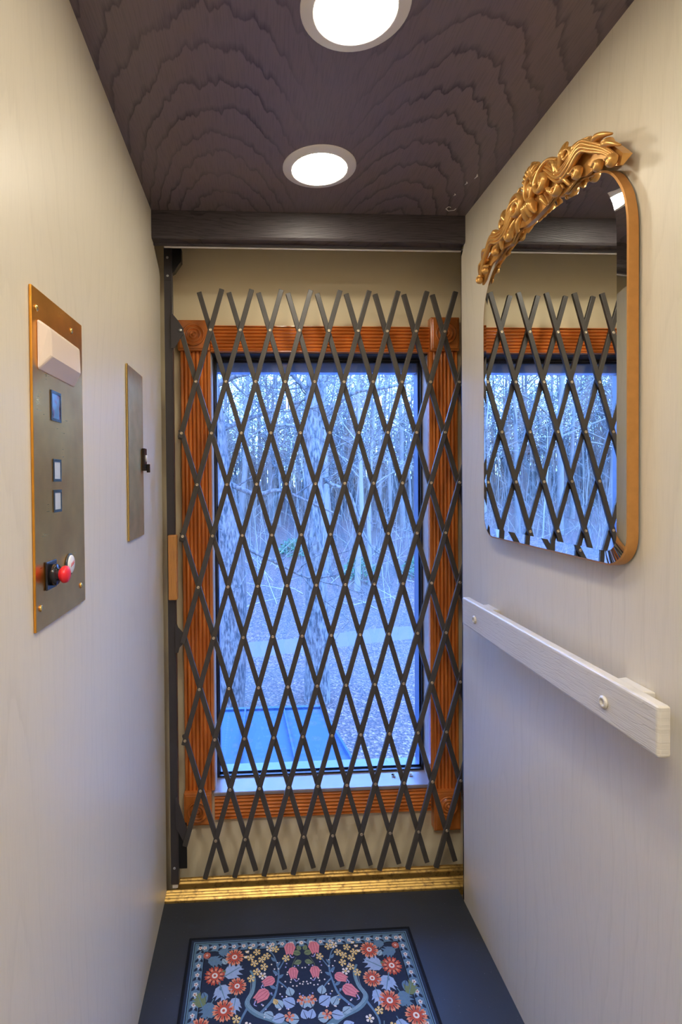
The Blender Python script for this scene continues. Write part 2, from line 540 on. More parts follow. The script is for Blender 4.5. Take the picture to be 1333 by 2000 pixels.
downlight(0.474, -1.142, 'round white recessed downlight over the open side of the car')

# ------------------------------------------------------------------ brass sill under the gate
t = thing('gate_sill', (0.49, 0.13, 0), 'long ribbed gold-coloured metal threshold under the folding gate', 'threshold')
prof = [(0.081, -0.02), (0.081, 0.004)]
y = 0.083
for k in range(4):
    prof += [(y, 0.0045), (y + 0.004, 0.0085), (y + 0.007, 0.0085), (y + 0.0105, 0.0045)]
    y += 0.0115
prof += [(0.131, 0.0045), (0.131, -0.02)]
MB().prism(prof, lambda a, b, q: (q, a, b), 0.0, 0.985).build('front_tread', M['sill'], t)
prof = [(0.143, -0.02), (0.143, 0.010)]
y = 0.145
for k in range(2):
    prof += [(y, 0.0105), (y + 0.003, 0.0145), (y + 0.009, 0.0145), (y + 0.012, 0.0105)]
    y += 0.013
prof += [(0.174, 0.010), (0.174, -0.02)]
MB().prism(prof, lambda a, b, q: (q, a, b), 0.028, 1.1).build('rear_tread', M['sill'], t)
MB().box(0.0, 1.1, 0.131, 0.143, -0.02, -0.004).build('groove', M['black'], t)

# ------------------------------------------------------------------ folding lattice gate
gt = thing('folding_gate', (0.5, 0.125, 0.0), 'black folding lattice gate of crossed riveted straps across the opening', 'gate')
X0, P, ZT, DZ = 0.0645, 0.0935, 1.784, 0.1616
S_ = (P / 2) / DZ
ZTOP, ZBOT = 1.912, 0.046
YF, YB = 0.1165, 0.1290
NR = 10
KM = 10
XR = X0 + KM * P


def channel(a, b):
    """a strap with folded side lips, from a to b"""
    mb = MB()
    mb.bar(a, b, (1, 0, 0), 0.0155, 0.0100)
    return mb


def zrow(r): return ZT - r * DZ


for k in range(-NR, KM + 1):           # straps leaning right going down (rear layer)
    r0_ = max(0, -2 * k); r1_ = NR
    xa = X0 + k * P
    if xa + r0_ * P / 2 > XR + 1e-6: continue
    rmax = min(NR, round((XR - xa) / (P / 2)))
    if rmax <= r0_: continue
    top_free = (k >= 1 and k < KM)
    za = ZTOP - 0.006 if (r0_ == 0 and top_free) else zrow(r0_) + 0.012
    zb = ZBOT + 0.010 if rmax == NR else zrow(rmax) - 0.012
    if rmax == NR and abs(xa + NR * P / 2 - X0) < 1e-6: continue
    fx = lambda z: xa + (ZT - z) * S_
    channel((fx(za), YB, za), (fx(zb), YB, zb)).build('strap', M['gate'], gt, bevel=0.0012)
for k in range(1, KM + NR + 1):         # straps leaning left going down (front layer)
    xa = X0 + k * P
    ra = max(0, round((xa - XR) / (P / 2)))
    rb = min(NR, 2 * k)
    if rb <= ra: continue
    za = ZTOP if (ra == 0 and k < KM) else zrow(ra) + 0.014
    zb = ZBOT if rb == NR and 2 * k > NR else zrow(rb) - 0.014
    fx = lambda z: xa - (ZT - z) * S_
    channel((fx(za), YF, za), (fx(zb), YF, zb)).build('strap', M['gate'], gt, bevel=0.0012)
rv = MB().lathe([(0.0050, 0.0), (0.0050, 0.0008), (0.0040, 0.0018), (0.0022, 0.0018), (0.0016, 0.0010), (0.0003, 0.0010)],
                lambda a, b, h: (a, -h, b), 12).mesh('rivet', M['rivet'])
for r in range(NR + 1):
    odd = r % 2
    for k in range(0, KM + (0 if odd else 1)):
        if k == 0 and r in (0, 6, 10): continue
        inst(rv, 'rivet', (X0 + k * P + (P / 2 if odd else 0), YF - 0.0050, zrow(r)), gt)
# small folded tabs on the free pivots at the left edge
for r in (2, 4, 8):
    z = zrow(r)
    MB().bar((X0 - 0.006, YB - 0.004, z - 0.018), (X0 + 0.004, YB - 0.004, z + 0.018), (1, 0, 0), 0.013, 0.012).build('pivot_tab', M['gate'], gt, bevel=0.001)
# lead post: angle section
pp = MB()
pp.prism([(0.0135, 0.128), (0.036, 0.128), (0.036, 0.131), (0.0165, 0.131), (0.0165, 0.158), (0.0135, 0.158)], lambda a, b, q: (a, b, q), 0.022, 2.062)
pp.box(0.036, 0.0385, 0.126, 0.15, 0.022, 2.05)
post = pp.build('lead_post', M['post'], gt, bevel=0.0008)
for z in (2.014, 1.957, 0.075):
    sm = MB().lathe([(0.0042, 0), (0.0042, 0.001), (0.003, 0.002), (0.0004, 0.0012)], lambda a, b, h: (0.0245 + a, 0.128 - h, z + b), 10)
    q = sm.build('screw', M['zinc'], None); q.parent = post
MB().box(0.0135, 0.0355, 0.1272, 0.1279, 1.941, 1.9428).build('joint_line', M['black'], gt)
# latch plate at the head of the post
MB().prism([(0.036, 2.045), (0.068, 2.045), (0.068, 2.004), (0.046, 1.972), (0.036, 1.966)], lambda a, b, q: (a, q, b), 0.132, 0.158).build('latch_box', M['black'], gt, bevel=0.0015)
# fan-shaped brackets carrying the end pivots
def fan(zc, pts, y0=0.121, y1=0.1245):
    b = MB().prism(pts, lambda a, bb, q: (a, q, zc + bb), y0, y1).build('hinge_bracket', M['post'], gt, bevel=0.0006)
    sm = MB().lathe([(0.0055, 0), (0.0055, 0.003), (0.0035, 0.0055), (0.0004, 0.006)], lambda a, bb, h: (X0 + a, y0 - h, zc + bb), 12)
    q = sm.build('pivot_pin', M['zinc'], None); q.parent = b
fan(zrow(0), [(0.034, 0.052), (0.040, 0.052), (0.058, 0.030), (0.073, 0.006), (0.073, -0.010), (0.060, -0.030), (0.046, -0.054), (0.034, -0.056)])
fan(zrow(6), [(0.036, 0.044), (0.042, 0.046), (0.046, 0.034), (0.068, 0.010), (0.070, -0.008), (0.050, -0.030), (0.046, -0.046), (0.036, -0.048)])
fan(zrow(10), [(0.030, 0.140), (0.036, 0.140), (0.068, 0.030), (0.070, -0.006), (0.060, -0.014), (0.034, 0.036), (0.030, 0.034)])
MB().box(0.038, 0.064, 0.134, 0.138, 0.068, 0.215).build('foot_plate', M['black'], gt, bevel=0.0008)
MB().box(0.0165, 0.034, 0.134, 0.150, 0.006, 0.022).build('foot_block', M['lamptrim'], gt, bevel=0.001, label='small grey block under the post')
# oak pull handle
MB().prism([(0.0205, 0.098), (0.0430, 0.098), (0.0475, 0.102), (0.0475, 0.127), (0.0205, 0.127)], lambda a, b, q: (a, b, q), 0.940, 1.143).build('pull_handle', M['handle'], gt, bevel=0.004, seg=3, label='varnished oak pull handle')
# hidden far post
MB().box(XR + 0.006, XR + 0.03, 0.12, 0.15, 0.02, 2.0).build('end_post', M['post'], gt)

# ------------------------------------------------------------------ window in the hoistway wall
wn = thing('window_1', (0.52, WY, 0.25), None, None, None, 'structure')
CF = 0.030      # casing projection


def reeds(nr, width, proj, edge):
    """half profile (across, out): flat edges and nr round reeds"""
    pr = [(0, 0), (0, proj * 0.72), (edge * 0.25, proj * 0.85), (edge * 0.9, proj * 0.85)]
    step = (width - 2 * edge) / nr
    for i in range(nr):
        c = edge + step * (i + 0.5)
        for j in range(7):
            a = pi - pi * j / 6
            pr.append((c + cos(a) * step * 0.475, proj * 0.46 + max(0, sin(a)) * step * 0.74))
    pr += [(width - edge * 0.9, proj * 0.85), (width - edge * 0.25, proj * 0.85), (width, proj * 0.72), (width, 0)]
    return pr


BX = [(0.040, 0.148), (0.895, 0.996)]
pv = reeds(6, 0.100, 0.024, 0.011)
MB().prism(pv, lambda a, b, q: (0.047 + a, WY - b, q), 0.262, 1.755, smooth=False).build('casing', M['casing_v'], wn)
MB().prism(pv, lambda a, b, q: (0.893 + a, WY - b, q), 0.235, 1.765, smooth=False).build('casing', M['casing_v'], wn)
ph = reeds(7, 0.088, 0.024, 0.004)
MB().prism(ph, lambda a, b, q: (q, WY - b, 1.745 + a), 0.148, 0.895).build('casing', M['casing_h'], wn)
ph = reeds(6, 0.086, 0.024, 0.006)
MB().prism(ph, lambda a, b, q: (q, WY - b, 0.160 + a), 0.146, 0.894).build('casing', M['casing_h'], wn)


def corner(x0, x1, z0, z1, zc, rad):
    b = MB()
    xm = (x0 + x1) / 2
    b.box(x0, x1, WY - 0.034, WY, z0, z1)
    blk = b.build('corner_block', M['block'], wn, bevel=0.003)
    b2 = MB(); b2.box(x0 + 0.006, x1 - 0.006, WY - 0.038, WY - 0.034, z0 + 0.006, z1 - 0.006)
    q = b2.build('raised_panel', M['block'], None, bevel=0.003); q.parent = blk
    q.matrix_parent_inverse = Matrix.Identity(4)
    pf = [(rad, 0), (rad, 0.006), (rad * .93, 0.009), (rad * .86, 0.006), (rad * .80, 0.0012), (rad * .74, 0.0012), (rad * .68, 0.007), (rad * .60, 0.010), (rad * .52, 0.007),
          (rad * .47, 0.001), (rad * .41, 0.001), (rad * .36, 0.008), (rad * .29, 0.010), (rad * .23, 0.006), (rad * .19, 0.001), (rad * .14, 0.009), (rad * .06, 0.012), (0.0004, 0.0125)]
    ro = MB().lathe(pf, lambda u, v_, h: (xm + u, WY - 0.038 - h, zc + v_), 40)
    q = ro.build('rosette', M['block'], None); q.parent = blk


corner(0.041, 0.147, 1.745, 1.846, 1.795, 0.037)
corner(0.894, 0.994, 1.748, 1.862, 1.805, 0.036)
corner(0.044, 0.137, 0.152, 0.262, 0.203, 0.034)
corner(0.899, 0.993, 0.098, 0.235, 0.188, 0.034)
# reveal lining and stool
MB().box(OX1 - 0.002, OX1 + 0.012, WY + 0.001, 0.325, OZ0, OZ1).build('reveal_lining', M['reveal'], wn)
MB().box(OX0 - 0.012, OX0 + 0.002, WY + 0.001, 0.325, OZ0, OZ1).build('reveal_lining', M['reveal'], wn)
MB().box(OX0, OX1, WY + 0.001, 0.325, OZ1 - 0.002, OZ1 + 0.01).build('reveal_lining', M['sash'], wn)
MB().box(OX0 - 0.005, OX1 + 0.005, WY - 0.028, 0.33, OZ0 - 0.010, OZ0 + 0.002).build('stool', M['stool'], wn, bevel=0.003)


def frame(name, x0, x1, z0, z1, y0, y1, wd, mat):
    b = MB()
    b.box(x0, x1, y0, y1, z0, z0 + wd); b.box(x0, x1, y0, y1, z1 - wd, z1)
    b.box(x0, x0 + wd, y0, y1, z0 + wd, z1 - wd); b.box(x1 - wd, x1, y0, y1, z0 + wd, z1 - wd)
    return b.build(name, mat, wn)


frame('sash_frame', OX0 + 0.002, OX1 - 0.002, OZ0 + 0.002, OZ1 - 0.002, 0.316, 0.330, 0.006, M['sash'])
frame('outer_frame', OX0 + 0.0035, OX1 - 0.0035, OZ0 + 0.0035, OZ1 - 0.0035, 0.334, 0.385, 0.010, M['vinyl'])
MB().box(OX0 + 0.01, OX1 - 0.01, 0.345, 0.385, OZ1 - 0.046, OZ1 - 0.013).build('head_rail', M['headrail'], wn)
MB().box(OX0 + 0.003, OX1 - 0.003, 0.3305, 0.3335, OZ0 + 0.003, OZ1 - 0.003).build('pane', M['glass'], wn)
# fine thread of cobweb under the header
cb = MB()
cb.tube([(0.155 + 0.09 * t_ / 12, 0.20 - 0.01 * sin(t_), 2.095 - 0.012 * abs(sin(t_ * 0.7)) + 0.006 * cos(t_ * 0.5)) for t_ in range(13)], 0.0006, 4)
tag(cb.build('cobweb', M['lamptrim']), 'fine pale cobweb thread on the tan wall under the dark header', 'cobweb')
# two dead insects on the window stool
for (x, lab, mm) in ((0.775, 'small dark dead insect lying on the pale window stool', 'black'), (0.838, 'small pale dead insect on the window stool by the right casing', 'lamptrim')):
    z = OZ0 + 0.0025
    t = thing('dead_insect', (x, 0.285, z), lab, 'insect')
    MB().lathe([(0.0004, 0), (0.003, 0.003), (0.0038, 0.008), (0.0025, 0.013), (0.0004, 0.016)], lambda a, b, h: (x + h - 0.008, 0.285 + a, z + 0.004 + b), 10).build('body', M[mm], t)
    for s_ in (-1, 1):
        MB().prism([(0, 0), (0.010, 0.003 * s_), (0.014, 0.008 * s_), (0.006, 0.007 * s_)], lambda a, b, q: (x - 0.004 + a, 0.285 + b, q), z + 0.006, z + 0.0065).build('wing', M['lamptrim'], t)

# ------------------------------------------------------------------ brass operating panel on the left wall
PT = 0.004
cp = thing('control_panel', (0, -0.75, 1.34), 'large brass elevator control panel with red stop button on the left wall', 'control panel')
fnL = lambda a, b, q: (q, a, b)         # (y, z, x)
MB().prism([(-0.853, 1.108), (-0.649, 1.108), (-0.649, 1.576), (-0.853, 1.572)], fnL, 0.0005, PT).build('face_plate', M['brass'], cp, bevel=0.0006)
# wedge-shaped cream emergency light lens
b = MB()
A = [(-0.838, 1.532), (-0.700, 1.532), (-0.690, 1.462), (-0.838, 1.462)]
Bq = [(-0.826, 1.522), (-0.702, 1.522), (-0.698, 1.484), (-0.820, 1.484)]
b.add([(PT, y_, z_) for y_, z_ in A] + [(0.018, y_, z_) for y_, z_ in Bq], [(4, 5, 6, 7), (0, 1, 5, 4), (1, 2, 6, 5), (2, 3, 7, 6), (3, 0, 4, 7), (3, 2, 1, 0)])
b.build('light_lens', M['lens_cream'], cp, bevel=0.003, label='cream plastic emergency light lens')


def recess_button(yc, zc, hw, hh, face, nm):
    b = MB()
    for (y0, y1, z0, z1) in ((yc - hw - .003, yc + hw + .003, zc + hh, zc + hh + .004), (yc - hw - .003, yc + hw + .003, zc - hh - .004, zc - hh),
                             (yc - hw - .003, yc - hw, zc - hh, zc + hh), (yc + hw, yc + hw + .003, zc - hh, zc + hh)):
        b.box(PT - 0.001, PT + 0.0016, y0, y1, z0, z1)
    o = b.build(nm, M['bezel'], cp)
    q = MB().box(PT - 0.001, PT + 0.0008, yc - hw, yc + hw, zc - hh, zc + hh).build('face', face, None)
    q.parent = o
    return o


recess_button(-0.773, 1.421, 0.016, 0.018, M['display'], 'floor_display')
recess_button(-0.772, 1.327, 0.012, 0.0125, M['button'], 'call_button')
recess_button(-0.772, 1.282, 0.012, 0.0125, M['button'], 'call_button')
# red mushroom stop button
o = MB().box(PT, PT + 0.003, -0.822, -0.784, 1.158, 1.198).build('stop_switch', M['blackpl'], cp, bevel=0.003)
fx_ = lambda yc, zc, x0: (lambda a, bb, h: (x0 + h, yc + a, zc + bb))
q = MB().lathe([(0.0155, 0), (0.0155, 0.006), (0.014, 0.008), (0.009, 0.008), (0.009, 0.011)], fx_(-0.803, 1.178, PT + 0.003), 24).build('collar', M['blackpl'], None); q.parent = o
q = MB().lathe([(0.008, 0), (0.008, 0.002), (0.0115, 0.005), (0.0125, 0.008), (0.0115, 0.012), (0.007, 0.0145), (0.0004, 0.0152)], fx_(-0.803, 1.178, PT + 0.0125), 28).build('mushroom_cap', M['red'], None, label='red mushroom cap'); q.parent = o
o = MB().lathe([(0.017, 0), (0.017, 0.002), (0.0145, 0.003), (0.0145, 0.001)], fx_(-0.726, 1.181, PT), 28).build('alarm_button', M['bezel'], cp)
q = MB().lathe([(0.0145, 0), (0.0142, 0.004), (0.0125, 0.005), (0.0004, 0.0055)], fx_(-0.726, 1.181, PT), 28).build('face', M['white'], None); q.parent = o
q = MB()
for i in range(3):
    q.bar((PT + 0.0058, -0.733 + i * 0.005, 1.1775 + i * 0.0012), (PT + 0.0058, -0.730 + i * 0.005, 1.1835 + i * 0.0012), (0, 1, 0), 0.0016, 0.0004)
q.bar((PT + 0.0058, -0.734, 1.1785), (PT + 0.0058, -0.719, 1.183), (0, 0, 1), 0.0012, 0.0004)
q = q.build('lettering', M['redprint'], None); q.parent = o
scr = MB().lathe([(0.0048, 0), (0.0046, 0.0012), (0.003, 0.0024), (0.0004, 0.0026)], lambda a, b, h: (h, a, b), 14).mesh('screw', M['brass_bright'])
for (y_, z_) in ((-0.838, 1.545), (-0.702, 1.552), (-0.838, 1.138), (-0.672, 1.137)):
    inst(scr, 'screw', (PT, y_, z_), cp)

# ------------------------------------------------------------------ narrow brass cabinet door with hinge and latch
pc = thing('phone_cabinet', (0, -0.25, 1.37), 'narrow tarnished brass cabinet door with black latch beside the gate', 'cabinet')
MB().prism([(-0.327, 1.172), (-0.167, 1.172), (-0.167, 1.583), (-0.327, 1.581)], fnL, 0.0005, 0.0045).build('door', M['brass_dark'], pc, bevel=0.0006)
hg = MB()
for i in range(34):
    hg.tube([(0.0030, -0.330, 1.174 + i * 0.012), (0.0030, -0.330, 1.174 + i * 0.012 + 0.0116)], 0.0024, 8, smooth=False)
hg.build('piano_hinge', M['brass_bright'], pc)['kind'] = 'stuff'
lt = MB().box(0.0045, 0.012, -0.187, -0.160, 1.338, 1.396).build('latch', M['blackpl'], pc, bevel=0.001)
q = MB().lathe([(0.009, 0), (0.009, 0.003), (0.007, 0.004), (0.0004, 0.004)], fx_(-0.172, 1.370, 0.012), 20).build('lock_face', M['white'], None); q.parent = lt
q = MB().box(0.012, 0.020, -0.166, -0.158, 1.334, 1.356).build('thumb_lever', M['blackpl'], None, bevel=0.001); q.parent = lt

# ------------------------------------------------------------------ handrail on the right wall
hr = thing('handrail', (W, -0.48, 0.905), 'painted cream wooden handrail board screwed to the right wall', 'handrail')
MB().box(0.872, 0.893, -0.848, -0.112, 0.904, 0.980).build('board', M['rail'], hr, bevel=0.005, seg=3)
for yc in (-0.190, -0.735):
    MB().prism([(W, yc - 0.035), (W, yc + 0.035), (0.893, yc + 0.026), (0.893, yc - 0.026)], lambda a, b, q: (a, b, q), 0.918, 0.968).build('standoff', M['rail'], hr, bevel=0.003)
for (yc, zc) in ((-0.198, 0.937), (-0.728, 0.937)):
    o = MB().lathe([(0.0105, 0), (0.0105, 0.002), (0.008, 0.004), (0.0055, 0.0042), (0.005, 0.002), (0.0004, 0.0018)], lambda a, b, h: (0.872 - h, yc + a, zc + b), 20).build('screw_cap', M['rail'], hr)

# ------------------------------------------------------------------ arched bevelled mirror with carved gold crest
mr = thing('wall_mirror', (W, -0.454, 1.157), 'arched wall mirror with an ornate gold crest on the right wall', 'mirror')
YC, HWM = -0.454, 0.281


def bez(pts, nseg=22):
    out = []
    n_ = len(pts)
    for i in range(n_ - 1):
        p0 = pts[max(i - 1, 0)]; p1 = pts[i]; p2 = pts[i + 1]; p3 = pts[min(i + 2, n_ - 1)]
        for j in range(nseg // (n_ - 1) + 1):
            t_ = j / (nseg // (n_ - 1) + 1)
            out.append(tuple(0.5 * ((2 * p1[k]) + (-p0[k] + p2[k]) * t_ + (2 * p0[k] - 5 * p1[k] + 4 * p2[k] - p3[k]) * t_ * t_ + (-p0[k] + 3 * p1[k] - 3 * p2[k] + p3[k]) * t_ ** 3) for k in range(2)))
    out.append(pts[-1])
    return out


def outline(inset):
    """closed outline in (a = -(y-YC), z), counter-clockwise, inset inward"""
    pts = []
    rb = 0.055
    for j in range(9):
        a = -pi / 2 + (pi / 2) * j / 8
        pts.append((HWM - rb + cos(a) * (rb - inset), 1.157 + rb + sin(a) * (rb - inset)))
    top = [(0.281, 1.700), (0.280, 1.735), (0.2755, 1.762), (0.268, 1.786), (0.257, 1.806), (0.245, 1.823), (0.229, 1.838), (0.210, 1.849), (0.180, 1.859), (0.140, 1.869), (0.095, 1.877), (0.045, 1.882), (0.0, 1.8835)]
    top = bez(top, 48)
    for i, (a, z) in enumerate(top):
        if i == len(top) - 1: nx, nz = 0, 1
        else:
            pz = top[max(i - 1, 0)]; nx_ = top[i + 1]
            tx, tz = nx_[0] - pz[0], nx_[1] - pz[1]
            L_ = sqrt(tx * tx + tz * tz); nx, nz = tz / L_, -tx / L_
        pts.append((a - nx * inset, z - nz * inset))
    left = [(-a, z) for a, z in pts[:-1]][::-1]
    return pts + left


def ring3(pts, x): return [(x, YC - a, z) for a, z in pts]


XF = 0.909
o1, o2, o3 = outline(0.0), outline(0.0035), outline(0.025)
nO = len(o1)
b = MB()
b.add(ring3(o1, 0.926) + ring3(o1, XF), [(i, (i + 1) % nO, nO + (i + 1) % nO, nO + i) for i in range(nO)], 0, True)
b.add(ring3(o1, XF) + ring3(o2, XF - 0.001), [(i, (i + 1) % nO, nO + (i + 1) % nO, nO + i) for i in range(nO)], 0, False)
b.add(ring3(o1, 0.926), [tuple(range(nO))], 1)
b.build('frame', [M['goldframe'], M['backing']], mr)
b = MB()
b.add(ring3(o2, XF - 0.0008) + ring3(o3, XF - 0.0032), [(i, (i + 1) % nO, nO + (i + 1) % nO, nO + i) for i in range(nO)], 0, True)
gb = b.build('bevel', M['mirror'], mr)
MB().add(ring3(o3, XF - 0.0032), [tuple(range(nO))]).build('mirror_glass', M['mirror'], mr)

# carved crest: (a, z) drawn about the mirror axis, relief towards -x
CX = XF - 0.006


def cpt(a, z, out=0.0): return (CX - out, YC - a, z)


def spiral(c, r0, r1, a0, turns, nseg=40):
    return [(c[0] + (r0 + (r1 - r0) * (i / nseg) ** 0.75) * cos(a0 + turns * 2 * pi * i / nseg),
             c[1] + (r0 + (r1 - r0) * (i / nseg) ** 0.75) * sin(a0 + turns * 2 * pi * i / nseg)) for i in range(nseg + 1)]


def carve(mb, path, r0, r1, depth=1.6, out0=0.0, bulge=0.0, mid=None):
    nn = len(path)
    rad, pp3 = [], []
    for i, (a, z) in enumerate(path):
        t_ = i / (nn - 1)
        r = (r0 + (r1 - r0) * t_) if mid is None else (r0 + (mid - r0) * t_ * 2 if t_ < 0.5 else mid + (r1 - mid) * (t_ - 0.5) * 2)
        rad.append(max(r, 0.0006)); pp3.append(cpt(a, z, out0 + bulge * sin(pi * t_)))
    mb.tube(pp3, rad, 8, flat=depth, up=(-1, 0, 0))


def crest_half(sg):
    def mm(p): return [(sg * a, z) for a, z in p]
    parts = []
    # backing plate with a scalloped top edge
    top = bez([(0.000, 1.958), (0.045, 1.955), (0.085, 1.946), (0.110, 1.930), (0.128, 1.938), (0.148, 1.930), (0.160, 1.914), (0.185, 1.912), (0.205, 1.904), (0.215, 1.888), (0.240, 1.878), (0.262, 1.856), (0.276, 1.840)], 60)
    bot = bez([(0.270, 1.824), (0.245, 1.836), (0.215, 1.856), (0.180, 1.858), (0.150, 1.868), (0.110, 1.862), (0.080, 1.880), (0.045, 1.872), (0.0, 1.868)], 48)
    b = MB()
    top = mm(top); bot = mm(bot)
    # strip fill between the two edges so it stays well formed
    def at(curve, f):
        x = f * (len(curve) - 1); i = min(int(x), len(curve) - 2); q = x - i
        return (curve[i][0] * (1 - q) + curve[i + 1][0] * q, curve[i][1] * (1 - q) + curve[i + 1][1] * q)
    N = 60
    vs = []
    botr = bot[::-1]
    for i in range(N + 1):
        f = i / N
        t0, b0 = at(top, f), at(botr, f)
        vs += [cpt(*t0, -0.016), cpt(*t0, 0.001), cpt(*b0, 0.001), cpt(*b0, -0.004)]
    fs = []
    for i in range(N):
        for k in range(4):
            k2 = (k + 1) % 4
            fs.append((i * 4 + k, i * 4 + k2, i * 4 + 4 + k2, i * 4 + 4 + k))
    fs += [(0, 1, 2, 3), (N * 4 + 3, N * 4 + 2, N * 4 + 1, N * 4)]
    b.add(vs, fs); parts.append(('crest_plate', b))
    # long S stem running out to the end curl, three parallel ribs
    b = MB()
    for d, r in ((0.0, 0.0042), (0.0085, 0.0034), (-0.0080, 0.0034), (0.0155, 0.0024)):
        p = bez([(0.050, 1.944 + d), (0.080, 1.918 + d), (0.115, 1.890 + d), (0.150, 1.890 + d), (0.185, 1.902 + d * .8), (0.215, 1.884 + d * .7), (0.245, 1.862 + d * .5), (0.268, 1.838 + d * .3)], 40)
        carve(b, mm(p), r * 0.8, r * 0.7, 1.7, 0.008, 0.008, r * 1.15)
    parts.append(('scroll_stem', b))
    # big inner volute beside the medallion
    b = MB()
    p = bez([(0.100, 1.934), (0.075, 1.948), (0.048, 1.944), (0.030, 1.925)], 18)[:-1] + spiral((0.053, 1.918), 0.0235, 0.004, pi - 0.1, 1.35, 40)
    carve(b, mm(p), 0.0035, 0.0035, 1.7, 0.010, 0.006, 0.0060)
    b.lathe([(0.0095, 0), (0.0085, 0.006), (0.005, 0.011), (0.0004, 0.0125)], lambda u, v_, h: cpt(sg * 0.055 + u, 1.916 + v_, 0.006 + h), 16)
    parts.append(('volute', b))
    # acanthus fronds fanning below and beyond the volute
    b = MB()
    for (s0, c0, e0, r) in (((0.062, 1.944), (0.096, 1.930), (0.100, 1.872), 0.0062), ((0.070, 1.938), (0.106, 1.916), (0.118, 1.868), 0.0056), ((0.060, 1.900), (0.080, 1.884), (0.090, 1.866), 0.0066),
                            ((0.040, 1.898), (0.052, 1.882), (0.060, 1.866), 0.0058), ((0.100, 1.900), (0.128, 1.882), (0.140, 1.862), 0.0064), ((0.130, 1.892), (0.150, 1.878), (0.166, 1.868), 0.0054)):
        carve(b, mm(bez([s0, c0, e0], 14)), r * 0.4, r * 0.35, 1.6, 0.007, 0.006, r * 0.78)
    parts.append(('acanthus_leaf', b))
    # lower round curls
    b = MB()
    for (c, r, a0, tn) in (((0.098, 1.876), 0.0125, 0.4, -1.1), ((0.166, 1.868), 0.0130, 2.6, -1.2), ((0.226, 1.846), 0.0105, 2.6, -1.1), ((0.262, 1.834), 0.0095, 2.2, -1.2)):
        b = MB()
        carve(b, mm(spiral(c, r, 0.003, a0, tn, 26)), 0.0044, 0.0028, 2.1, 0.010, 0.003)
        b.lathe([(r * 0.45, 0), (r * 0.4, 0.006), (0.0004, 0.010)], lambda u, v_, h: cpt(sg * c[0] + u, c[1] + v_, 0.006 + h), 12)
        parts.append(('lower_curl', b))
    # upper curls standing up from the edge
    b = MB()
    for (c, r, a0, tn) in (((0.132, 1.922), 0.0150, -0.6, 1.25), ((0.196, 1.902), 0.0125, -0.9, 1.2), ((0.246, 1.872), 0.0095, -0.9, 1.15)):
        b = MB()
        carve(b, mm(spiral(c, r, 0.003, a0, tn, 28)), 0.0040, 0.0026, 2.2, 0.006, 0.004)
        parts.append(('upper_curl', b))
    # pointed leaves lifting off the top edge, carved right back to the wall
    b = MB()
    for (s0, c0, e0, r) in (((0.150, 1.898), (0.168, 1.915), (0.200, 1.914), 0.0080), ((0.205, 1.886), (0.228, 1.896), (0.256, 1.884), 0.0070), ((0.105, 1.908), (0.122, 1.930), (0.128, 1.950), 0.0070), ((0.222, 1.872), (0.252, 1.870), (0.277, 1.852), 0.0060)):
        carve(b, mm(bez([s0, c0, e0], 14)), r * 0.5, r * 0.25, 1.5, 0.005, 0.006, r)
    parts.append(('top_leaf', b))
    for nm, mb in parts:
        mb.build(nm, M['gold'], mr)


crest_half(1); crest_half(-1)
b = MB()
el = [(0.0155 * cos(2 * pi * i / 28), 1.930 + 0.023 * sin(2 * pi * i / 28)) for i in range(29)]
carve(b, el, 0.0034, 0.0034, 1.9, 0.014)
b.lathe([(1.0, 0.0), (0.9, 0.5), (0.6, 0.9), (0.02, 1.0)], lambda u, v_, h: cpt(u * 0.012, 1.930 + v_ * 0.019, 0.006 + h * 0.013), 24)
b.build('medallion', M['gold'], mr)
b = MB()
for i in range(9):
    a = pi * (0.08 + 0.84 * i / 8)
    p = bez([(0.016 * cos(a), 1.932 + 0.022 * sin(a)), (0.024 * cos(a), 1.938 + 0.030 * sin(a)), (0.034 * cos(a), 1.944 + 0.034 * sin(a))], 8)
    carve(b, p, 0.0026, 0.0016, 1.7, 0.010, 0.004, 0.0038)
b.build('shell_petals', M['gold'], mr)
b = MB()
for (a_, z_, r_) in ((0, 1.980, 0.0085), (-0.012, 1.974, 0.0065), (0.012, 1.974, 0.0065)):
    carve(b, spiral((a_, z_), r_, 0.002, -1.2, 1.0, 18), 0.0032, 0.0022, 2.2, 0.004)
b.build('finial', M['gold'], mr)
b = MB()
for (a0_, a1_) in ((0.0, 0.0), (-0.012, -0.018), (0.012, 0.018)):
    carve(b, bez([(a0_ * .6, 1.906), (a0_, 1.892), (a1_, 1.872)], 10), 0.003, 0.003, 1.6, 0.009, 0.006, 0.0085)
b.build('pendant_leaf', M['gold'], mr)

# ------------------------------------------------------------------ floral rug
rg = thing('floral_rug', (0.4125, -0.515, 0), 'dark navy rug with orange and pink flowers on the car floor', 'rug')
RX0, RX1, RY0, RY1 = 0.099, 0.727, -0.965, -0.064
RC = 0.4125
ZR = 0.0065


def rugmat(name, col):
    n = NT(name)
    v = n.coords()
    f = n.noise(v, 900, 2)
    f2 = n.noise(v, 130, 3)
    lo = tuple(c * 0.62 for c in col); hi = tuple(min(1, c * 1.30) for c in col)
    n.set(n.mix(n.math('MULTIPLY_ADD', f2, 0.5, n.math('MULTIPLY', f, 0.5)), lo, hi), 0.95, 0, 0.15)
    n.bump(f, 0.5, 0.001)
    return n.m


